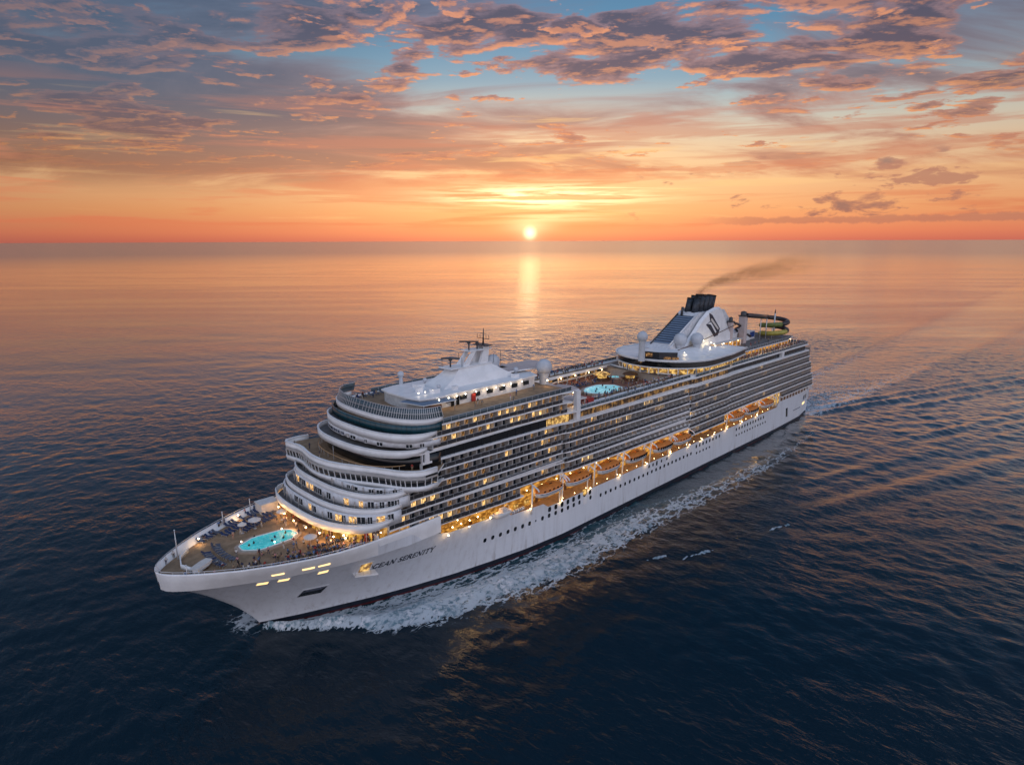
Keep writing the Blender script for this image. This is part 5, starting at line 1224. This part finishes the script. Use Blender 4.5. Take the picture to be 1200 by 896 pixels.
for x in np.arange(134, 156, 1.15):
    for y, c_, la in ((10.0, 'blue', 'dark lounger in the inner row beside the midship pool'), (12.2, 'cloth', 'pale lounger in the outer row beside the midship pool'), (-8.6, 'blue', 'dark lounger on the far side of the midship pool')):
        if rl.random() < .72: lounger(x + rl.uniform(-.15, .15), y, 33.2, 1.57 * (1 if y > 0 else -1) + rl.uniform(-.1, .1), c_ if rl.random() < .7 else 'slate', la, G2)
G3 = 'loungers on the forward sun deck'
for x in np.arange(200, 229, 1.9): lounger(x, -15.6 + rl.uniform(-.3, .3), 42.72, -1.5 + rl.uniform(-.2, .2), 'slate' if rl.random() < .5 else 'blue', 'dark lounger along the far rail of the topmost forward deck', G3)
# parasols -------------------------------------------------------------------
def parasol(x, y, z, lab, r=1.45, mm='cloth'):
    t = empty('parasol', (x, y, z), lab, 'parasol', None)
    m_ = MB(); N = 8; vs = [(0, 0, 2.75)] + [(r * math.cos(2 * math.pi * i / N), r * math.sin(2 * math.pi * i / N), 2.15) for i in range(N)] + [(r * math.cos(2 * math.pi * i / N), r * math.sin(2 * math.pi * i / N), 1.98) for i in range(N)]
    m_.add(vs, [(0, 1 + i, 1 + (i + 1) % N) for i in range(N)] + [(1 + i, 9 + i, 9 + (i + 1) % N, 1 + (i + 1) % N) for i in range(N)], mm); m_.build('canopy', t, False)
    MB().tube([(0, 0, 0), (0, 0, 2.8)], .04, 'rail', 6).build('pole', t); MB().lathe([(.01, .1), (.35, .1), (.35, 0)], (0, 0, 0), 'rail', 12).build('base', t)
parasol(257.0, 9.3, BD, 'white parasol beside the aft near corner of the bow pool'); parasol(261.6, -7.6, BD, 'white parasol on the far side of the bow pool'); parasol(264.6, -7.2, BD, 'smaller white parasol, forward of its twin on the far side of the bow pool', 1.0)
parasol(255.2, -7.6, BD, 'white parasol by the bar at the aft far corner of the bow pool', 1.2)
for i, (x, y) in enumerate(((130.5, 11.5), (160.0, 10.5), (157.5, -10))): parasol(x, y, 33.2, ('rose parasol aft of the midship pool near side', 'rose parasol forward of the midship pool near side', 'rose parasol under the far walkway ahead of the midship pool')[i], 1.6, 'awn')

# ------------------------------------------------------------------ people
def skin_person(pose):
    """continuous skinned figure about 1.72 m tall, facing +x"""
    V = {}; Eg = []
    def j(n, p_, r): V[n] = (p_, r)
    def e(*c_):
        for a_, b_ in zip(c_, c_[1:]): Eg.append((a_, b_))
    lean = {'stand': 0, 'rail': .18, 'walk': .04, 'sit': .05, 'lie': 0, 'wave': 0}[pose]
    if pose == 'lie':
        j('pel', (0, 0, .52), .13); j('ch', (.42, 0, .72), .14); j('neck', (.60, 0, .84), .055); j('hd', (.72, 0, .93), .10); j('tp', (.80, 0, 1.0), .07)
        for s_ in (-1, 1):
            j('hip%d' % s_, (-.04, s_ * .1, .52), .10); j('kn%d' % s_, (-.45, s_ * .11, .60 if s_ > 0 else .54), .065); j('an%d' % s_, (-.86, s_ * .1, .46), .042); j('to%d' % s_, (-.92, s_ * .1, .56), .035)
            j('sh%d' % s_, (.44, s_ * .19, .74), .06); j('el%d' % s_, (.22, s_ * .30, .62), .045); j('ha%d' % s_, (.02, s_ * .26, .56), .035)
    else:
        sit = pose == 'sit'; ph_ = .50 if sit else .92
        j('pel', (0, 0, ph_), .135); j('ch', (lean * .8, 0, ph_ + .42), .15); j('neck', (lean, 0, ph_ + .58), .055); j('hd', (lean + .02, 0, ph_ + .70), .095); j('tp', (lean + .02, 0, ph_ + .80), .075)
        for s_ in (-1, 1):
            st = {'walk': .22 * s_, 'stand': .02, 'rail': -.04 * s_, 'wave': 0, 'sit': 0}[pose]
            if sit: j('hip%d' % s_, (.02, s_ * .1, ph_), .10); j('kn%d' % s_, (.44, s_ * .12, ph_ + .02), .07); j('an%d' % s_, (.46, s_ * .12, .09), .045); j('to%d' % s_, (.60, s_ * .12, .04), .04)
            else: j('hip%d' % s_, (0, s_ * .1, .86), .10); j('kn%d' % s_, (st * .6 + .03, s_ * .11, .48), .065); j('an%d' % s_, (st * 1.0 - (.06 if pose == 'walk' else 0), s_ * .11, .09), .045); j('to%d' % s_, (st + .13, s_ * .12, .04), .04)
            c_ = V['ch'][0]
            j('sh%d' % s_, (c_[0], s_ * .20, c_[2] + .04), .062)
            if pose == 'rail': el, ha = (c_[0] + .16, s_ * .28, c_[2] - .18), (c_[0] + .40, s_ * .20, 1.06)
            elif pose == 'wave' and s_ > 0: el, ha = (c_[0] + .05, .38, c_[2] + .22), (c_[0] + .08, .34, c_[2] + .50)
            elif sit: el, ha = (c_[0] + .08, s_ * .27, c_[2] - .24), (c_[0] + .30, s_ * .18, ph_ + .12)
            else: el, ha = (c_[0] - st * .4, s_ * .28, c_[2] - .26), (c_[0] - st * .7 + .05, s_ * .27, c_[2] - .50)
            j('el%d' % s_, el, .047); j('ha%d' % s_, ha, .036)
    e('pel', 'ch', 'neck', 'hd', 'tp')
    for s_ in (-1, 1): e('pel', 'hip%d' % s_, 'kn%d' % s_, 'an%d' % s_, 'to%d' % s_); e('ch', 'sh%d' % s_, 'el%d' % s_, 'ha%d' % s_)
    names = list(V); me = bpy.data.meshes.new('sk'); me.from_pydata([V[n_][0] for n_ in names], [(names.index(a_), names.index(b_)) for a_, b_ in Eg], [])
    o = bpy.data.objects.new('sk', me); C.objects.link(o)
    md = o.modifiers.new('s', 'SKIN'); o.modifiers.new('d', 'SUBSURF').levels = 1
    for i, n_ in enumerate(names): sv = me.skin_vertices[0].data[i]; sv.radius = (V[n_][1],) * 2; sv.use_root = (n_ == 'pel')
    dg = bpy.context.evaluated_depsgraph_get(); ev = o.evaluated_get(dg); out = bpy.data.meshes.new_from_object(ev)
    bpy.data.objects.remove(o)
    return out, V
SK = [mat('skin_light', (0.42, 0.26, 0.19), .6), mat('skin_tan', (0.26, 0.14, 0.09), .6), mat('skin_dark', (0.10, 0.055, 0.035), .6)]
HR = [mat('hair_dark', (0.015, 0.011, 0.009), .7), mat('hair_fair', (0.22, 0.14, 0.06), .7)]
CL = {'white': (0.62, 0.60, 0.58), 'red': (0.34, 0.03, 0.025), 'navy': (0.02, 0.03, 0.08), 'black': (0.018, 0.018, 0.02), 'pink': (0.50, 0.24, 0.24), 'blue': (0.08, 0.17, 0.36), 'grey': (0.20, 0.20, 0.21), 'tan': (0.34, 0.24, 0.15)}
CM = {k: mat('cloth_' + k, v, .8, var=.2, vs=6) for k, v in CL.items()}
POSE = {p_: skin_person(p_) for p_ in ('stand', 'rail', 'walk', 'sit', 'lie', 'wave')}
PM = {}
def person_mesh(pose, top, bot, sk, hr, swim=False):
    key = (pose, top, bot, sk, hr, swim)
    if key in PM: return PM[key]
    base, V = POSE[pose]; me = base.copy(); me.name = 'person'; me.materials.clear()
    for q in (SK[sk], CM[top], CM[bot], HR[hr]): me.materials.append(q)
    hd = Vector(V['hd'][0]); nk = Vector(V['neck'][0]); pel = Vector(V['pel'][0]); ch = Vector(V['ch'][0]); ax_ = (ch - pel).normalized()
    idx = []
    for f in me.polygons:
        c_ = f.center; d_ = (c_ - pel).dot(ax_); L_ = (nk - pel).length
        near = lambda n_, r: (c_ - Vector(V[n_][0])).length < r
        hand = any(near('ha%d' % s_, .2) or near('el%d' % s_, .16) for s_ in (-1, 1)); foot = any(near('an%d' % s_, .22) for s_ in (-1, 1))
        low = any((c_ - Vector(V['kn%d' % s_][0])).length < .3 for s_ in (-1, 1)) or foot
        if (c_ - nk).dot(ax_) > 0.02 and d_ > L_: m_ = 3 if ((c_ - hd).dot(ax_) > .02 or c_.x < hd.x - .03) else 0
        elif hand: m_ = 0
        elif foot: m_ = 0 if swim else 2
        elif low: m_ = 0 if swim else 2
        elif d_ > .12: m_ = 0 if (swim and top in ('tan',)) else 1
        else: m_ = 2
        idx.append(m_)
    me.polygons.foreach_set('material_index', idx); me.polygons.foreach_set('use_smooth', [True] * len(idx)); me.update()
    PM[key] = me; return me
rp_ = random.Random(12)
POSN = {'stand': 'standing person', 'rail': 'leaning person', 'walk': 'walking person', 'sit': 'seated person', 'lie': 'person lying back', 'wave': 'person waving'}
def person(x, y, z, rz, pose, where, grp, tops=('white', 'red', 'navy', 'black', 'pink', 'blue', 'grey', 'tan'), swim=False):
    top = rp_.choice(tops); bot = rp_.choice(('navy', 'black', 'tan', 'grey', 'white'))
    if swim: bot = rp_.choice(('navy', 'red', 'black', 'blue'))
    me = person_mesh(pose, top, bot, rp_.randrange(3), rp_.randrange(2) if rp_.random() < .5 else 0, swim)
    o = link('person', me, None, (x, y, z), rz); s_ = rp_.uniform(.95, 1.06); o.scale = (s_, s_, s_)
    tag(o, '%s in a %s top %s' % (POSN[pose], top, where), 'person', grp); return o
u = rp_.uniform
# bow deck, near rail: a crowd
for i in range(34):
    x = u(247.5, 272); y = rail_half(x) - u(.9, 1.3) - (0 if i % 3 else u(1, 2.2)); person(x, y, BD, 1.5 + u(-.5, .5) if i % 2 else u(-3, 3), rp_.choice(('rail', 'stand', 'walk')), 'at the near rail of the bow deck', 'passengers at the near bow rail')
for x, y in taken[:]:
    if x > 245 and y > 3 and rp_.random() < .50: person(x, y, BD + .0, 3.1 + (1.35 + math.pi), 'lie', 'beside the near bow rail', 'sunbathers on the near side of the bow')
    elif x > 245 and y < -4 and rp_.random() < .08: person(x, y, BD, -1.25, 'lie', 'in the rows by the far bow rail', 'sunbathers on the far side of the bow')
for i in range(9): x = u(249.5, 268); person(x, -(rail_half(x) - 1.0), BD, -1.4 + u(-.4, .4), rp_.choice(('rail', 'stand')), 'at the far rail of the bow deck', 'passengers at the far bow rail')
for i in range(12):
    a = u(0, 6.28); person(262 + 9.2 * math.cos(a), -.4 + 6.8 * math.sin(a), BD, u(-3, 3), rp_.choice(('walk', 'stand', 'stand', 'wave')), 'on the teak round the bow pool', 'passengers round the bow pool', swim=i % 2 == 0)
for x, y in ((266.6, .8), (265.4, .4), (262.2, 2.2), (261.0, 1.0), (259.8, 2.6), (258.4, .6), (264.0, -2.5)): person(x, y, BD - .95 + .35, u(-3, 3), 'stand', 'wading waist deep in the bow pool', 'bathers in the bow pool', ('navy', 'black', 'tan'), True)
for i in range(16):
    t_ = u(-1.1, 1.15); person(253.6 + 1.5 * math.cos(t_) + u(-1, 1.4), 14.0 * math.sin(t_), BD, u(-3, 3), rp_.choice(('stand', 'walk', 'sit')), 'by the lit bar behind the bow pool', 'guests by the bar under the first tier')
for i in range(7): x = u(276, 281.5); s_ = rp_.choice((-1, 1)); person(x, s_ * (rail_half(x) - 1.0), BD, u(-3, 3), rp_.choice(('rail', 'stand')), 'at the very tip of the bow', 'passengers at the tip of the bow')
for x, y in ((246.4, -16.6), (244.4, -12.8), (246.0, -5), (236.2, 18.0)): person(x, y, 33.15, u(-1, 1), 'stand', 'on the open deck above the bridge windows', 'people on the bridge roof')
# forward sun deck
for i in range(12): person(u(196, 233), -u(12.5, 17.0) * .95, 42.72, u(-3, 3), rp_.choice(('stand', 'walk', 'rail')), 'on the topmost forward deck', 'people on the forward sun deck')
for i in range(7): person(u(184, 222), u(11.5, 17.5), 42.72, u(-3, 3), rp_.choice(('stand', 'walk', 'rail')), 'on the near side of the topmost forward deck', 'people on the forward sun deck, near side')
# walkways round the pool well
for i in range(38):
    x = 121 + (i + u(0, .8)) * 1.5; person(x, -u(16.4, 18.9), 36.75, -1.5 + u(-.8, .8), rp_.choice(('rail', 'stand', 'stand', 'walk')), 'in the crowd on the far pool walkway', 'crowd on the far pool walkway')
for i in range(20): person(u(121, 178), u(15.0, 18.6), 36.75, u(-3, 3), rp_.choice(('stand', 'walk', 'rail')), 'on the near walkway above the pool', 'people on the near pool walkway')
for i in range(36):
    x, y = u(123, 166), u(-12.5, 13.0)
    if 134 < x < 154 and -6 < y < 8.5: continue
    person(x, y, 33.2, u(-3, 3), rp_.choice(('stand', 'walk', 'walk', 'wave', 'sit')), 'on the red deck round the midship pool', 'people on the midship pool deck')
for x, y in ((149, 2), (146.5, .5), (144, 4), (142, 1), (139.5, 2.6), (140.5, -1.5), (147, 4.5)): person(x, y, 32.75, u(-3, 3), 'stand', 'bathing in the midship pool', 'bathers in the midship pool', ('navy', 'black', 'tan'), True)
# after decks
for i in range(40):
    x = 15 + i * 2.55 + u(-.8, .8); person(x, 17.9 + u(-.5, .9) - (0 if x > 18 else 1.5), 36.55, 1.5 + u(-.6, .6), rp_.choice(('rail', 'stand', 'walk')), 'in front of the lit arcade on the after deck', 'crowd along the lit after arcade')
for i in range(13): person(u(14.5, 17), u(-14, 15), 36.55, 3.1 + u(-.5, .5), rp_.choice(('rail', 'stand')), 'at the stern end of the top deck', 'people at the stern rail')
for i in range(14): person(u(20, 82), u(9.8, 16.4), 39.6, u(-3, 3), rp_.choice(('stand', 'walk', 'sit')), 'on the terrace above the after arcade', 'people on the after terrace')
for i in range(9): a = u(-1.3, 1.3); person(LC[0] + 18.2 * math.cos(a), LC[1] + 18.2 * math.sin(a), 36.55, a, rp_.choice(('stand', 'rail')), 'outside the round lounge below its ledge', 'people outside the round lounge')

# the rest of the crowd, too many to count, as one object
cv = []; cf = []; cmats = []; cmi = []; csl = {}
def crowd(x, y, z, rz, pose):
    top_ = rp_.choice(('white', 'red', 'navy', 'black', 'pink', 'blue', 'grey', 'tan')); me = person_mesh(pose, top_, rp_.choice(('navy', 'black', 'tan')), rp_.randrange(3), 0)
    o_ = sum(len(q) for q in cv); v_ = np.empty(len(me.vertices) * 3, dtype=np.float32); me.vertices.foreach_get('co', v_); v_ = v_.reshape(-1, 3)
    c_, s_ = math.cos(rz), math.sin(rz); cv.append(np.stack([x + v_[:, 0] * c_ - v_[:, 1] * s_, y + v_[:, 0] * s_ + v_[:, 1] * c_, z + v_[:, 2]], -1))
    sl_ = [csl.setdefault(q.name, len(csl)) for q in me.materials]
    for q in me.materials:
        if q not in cmats: cmats.append(q)
    for f in me.polygons: cf.append(tuple(o_ + k for k in f.vertices)); cmi.append(cmats.index(me.materials[f.material_index]))
for i in range(110): crowd(121 + u(0, 58), -u(15.0, 19.0), 36.75, u(-3, 3), rp_.choice(('stand', 'walk', 'rail')))
for i in range(210):
    x, y = u(123, 168), u(-13, 13.6)
    if 134 < x < 154 and -6 < y < 8.5: continue
    crowd(x, y, 33.2, u(-3, 3), rp_.choice(('stand', 'walk', 'sit')))
for i in range(60): crowd(u(121, 178), u(15, 18.8), 36.75, u(-3, 3), rp_.choice(('stand', 'walk', 'rail')))
for i in range(80): crowd(u(15, 116), u(17.2, 19.0) if True else 0, 36.55, u(-3, 3), rp_.choice(('stand', 'walk', 'rail')))
for i in range(45): x = u(246, 273); crowd(x, rail_half(x) - u(1.0, 5.2), BD, u(-3, 3), rp_.choice(('stand', 'walk', 'sit', 'rail')))
for i in range(60): x = u(249, 272); crowd(x, u(6.0, max(6.5, rail_half(x) - 1.0)), BD, u(-3, 3), rp_.choice(('stand', 'walk', 'sit')))
for i in range(26): crowd(u(246, 254), u(-14, 15), BD, u(-3, 3), rp_.choice(('stand', 'walk', 'sit')))
me = bpy.data.meshes.new('crowd'); me.from_pydata(np.concatenate(cv).tolist(), [], cf)
for q in cmats: me.materials.append(q)
me.polygons.foreach_set('material_index', cmi); me.polygons.foreach_set('use_smooth', [True] * len(cf)); me.update()
o = link('crowd', me); o['kind'] = 'stuff'; o['label'] = 'tiny mingling crowd on the pool decks and walkways of the ship'; o['category'] = 'crowd'

# ------------------------------------------------------------------ white water beside the hull and astern
def foam_mesh(name, xs, ys, thr, seed, lab, fn, lift=.10):
    X, Y = np.meshgrid(xs, ys, indexing='ij'); d_ = xs[1] - xs[0]
    r = np.random.default_rng(seed)
    n1 = fft_tile(512, 120.0, (1, .1), 1.0, seed, 2.2, 14.0, 1.0); n2 = fft_tile(512, 47.0, (1, .3), 1.0, seed + 1, .9, 5.0, 1.0); n3 = fft_tile(256, 150.0, (1, 0), 1.0, seed + 2, 10, 60, 1.0)
    web = 1.15 - 1.5 * np.abs(sample(n1, 120.0, X * .7, Y * 1.3)) ; web2 = 0.9 - 1.3 * np.abs(sample(n2, 47.0, X * .8, Y * 1.2))
    f = fn(X, Y) * 2.1 + web * .42 + web2 * .40 + sample(n3, 150.0, X, Y) * .16 - thr
    Z = sea_h(X, Y, np.full_like(X, .8)) + lift + np.clip(f, 0, .6) * .22 * (0.6 + .4 * web2.clip(0, 1))
    keep = f > 0
    me = grid_mesh(name, X, Y, Z, keep)
    me.materials.append(FM); o = bpy.data.objects.new(name, me); C.objects.link(o); o['kind'] = 'stuff'; o['label'] = lab; o['category'] = 'foam'
    return o
mt, b, p, out = new_mat('white_water')
tcn = b.node('ShaderNodeTexCoord'); P = S(b, tcn.outputs['Object'])
n = b.noise(P, .9, 6.0, .65); n2 = b.noise(P, .14, 3.0, .5)
b.put(p.inputs['Base Color'], b.mix(b.sstep(n, .36, .6), (0.10, 0.19, 0.24), b.mix(b.sstep(n2, .4, .65), (0.40, 0.47, 0.53), (0.62, 0.65, 0.70))))
p.inputs['Roughness'].default_value = .55; bp = b.node('ShaderNodeBump'); bp.inputs['Distance'].default_value = .5; b.put(bp.inputs['Height'], n); mt.node_tree.links.new(bp.outputs[0], p.inputs['Normal'])
FM = mt
def side_foam(sgn):
    def fn(x, y):
        ay = y * sgn; fe = foam_edge(x); fi = foam_in(x); w0 = wl_half(x)
        c_ = (ay - fi) / np.maximum(fe - fi, .5)
        body = np.exp(-((c_ - .62) / .52) ** 4)
        inn = np.where((ay > w0 - .2) & (c_ < .2), np.interp(x, [60, 150, 175, 215, 250, 262], [0.0, .15, .42, .62, .75, 1.0]), 0) * .9
        a = np.maximum(body * (ay > w0 - .2), inn) * (c_ < 1.12)
        return a * np.interp(x, [10, 30, 60, 90, 125, 150, 175, 200, 262, 266], [0, .18, .30, .42, .56, .66, .80, .95, 1.0, .3])
    return fn
foam_mesh('bow_wave_foam', np.arange(70, 267, .33), np.arange(0.0, 42, .33), 1.88, 5, 'broad white foam thrown out along the near side of the hull', side_foam(1))
foam_mesh('far_side_foam', np.arange(120, 267, .8), np.arange(-42, 0.0, .8), 1.5, 8, 'white foam along the hidden far side of the hull', side_foam(-1))
def stern_fn(x, y):
    t = np.clip(-x, 0, None); w = 15 + t * .05
    e_ = np.exp(-((np.abs(y) - w * .75) / (w * .38)) ** 2) * .55 + np.exp(-(y / w) ** 4) * .5
    return e_ * np.exp(-t / 95) * (x < 3)
foam_mesh('stern_wake_foam', np.arange(-190, 3, .8), np.arange(-36, 40, .7), 1.35, 14, 'churned white water trailing behind the stern', stern_fn)
def caps(x, y):
    a = np.zeros_like(x)
    for cx_, cy_, l_, w_ in ((134.5, 61.0, 5.0, .8), (167, 52, 5.5, .9), (176.5, 45.5, 3.0, .7)): a += np.exp(-(((x - cx_) + (y - cy_) * .35) / l_) ** 2 - (((y - cy_) + (x - cx_) * .32) / w_) ** 2)
    return a
foam_mesh('breaking_crest_foam', np.arange(120, 190, .4), np.arange(38, 68, .4), 1.45, 17, 'small white crests breaking beside the foam band', caps)
# ------------------------------------------------------------------ funnel smoke
mt = bpy.data.materials.new('brown_smoke'); mt.use_nodes = True; nn = mt.node_tree; nn.nodes.clear(); b = NB(nn)
out = b.node('ShaderNodeOutputMaterial'); v = b.node('ShaderNodeVolumePrincipled'); nn.links.new(v.outputs[0], out.inputs['Volume'])
tcn = b.node('ShaderNodeTexCoord'); sp = b.node('ShaderNodeSeparateXYZ'); nn.links.new(tcn.outputs['Object'], sp.inputs[0])
ox, oy, oz = (S(b, sp.outputs[i]) for i in range(3))
t = b.math('MAXIMUM', ox * -1.0, 0.0)
cyl = b.math('SQRT', oy * oy + (oz - b.math('SQRT', t * 1.1) * 1.0) * (oz - b.math('SQRT', t * 1.1) * 1.0)) / (t * 0.075 + 2.0)
dn = b.sstep(cyl, 0.25, 1.0, 1.0, 0.0) * b.sstep(b.noise(b.vec(ox * .5, oy, oz * 1.6), .22, 4.0, .6, .8), .30, .62)
dn = dn * b.math('EXPONENT', t / -30.0) * b.sstep(t, 118, 60, 0.0, 1.0)
b.put(v.inputs['Density'], dn * 0.27); v.inputs['Color'].default_value = (0.48, 0.24, 0.12, 1); v.inputs['Anisotropy'].default_value = .3
secs = []
m_ = MB(); vs = []; N = 14; T_ = np.linspace(-2.0, 122, 22)
for tt in T_:
    r = .078 * max(tt, 0) + 2.2; zc = math.sqrt(max(tt, 0) * 1.1)
    vs += [(-tt, r * math.cos(2 * math.pi * i / N), zc + r * math.sin(2 * math.pi * i / N)) for i in range(N)]
me = bpy.data.meshes.new('funnel_smoke'); K = len(T_)
me.from_pydata(vs, [], [(j * N + i, (j + 1) * N + i, (j + 1) * N + (i + 1) % N, j * N + (i + 1) % N) for j in range(K - 1) for i in range(N)] + [tuple(range(N)), tuple((K - 1) * N + i for i in reversed(range(N)))])
bm = bmesh.new(); bm.from_mesh(me); bmesh.ops.recalc_face_normals(bm, faces=bm.faces); bm.to_mesh(me); bm.free()
me.materials.append(mt); o = bpy.data.objects.new('funnel_smoke', me); C.objects.link(o); o.location = (78, 0, 62.6); o.rotation_euler = (0, 0, -.12); o['kind'] = 'stuff'; o['label'] = 'thin brown smoke drifting aft from the funnel'; o['category'] = 'smoke'
scn.cycles.volume_step_rate = 2.0; scn.cycles.volume_max_steps = 128
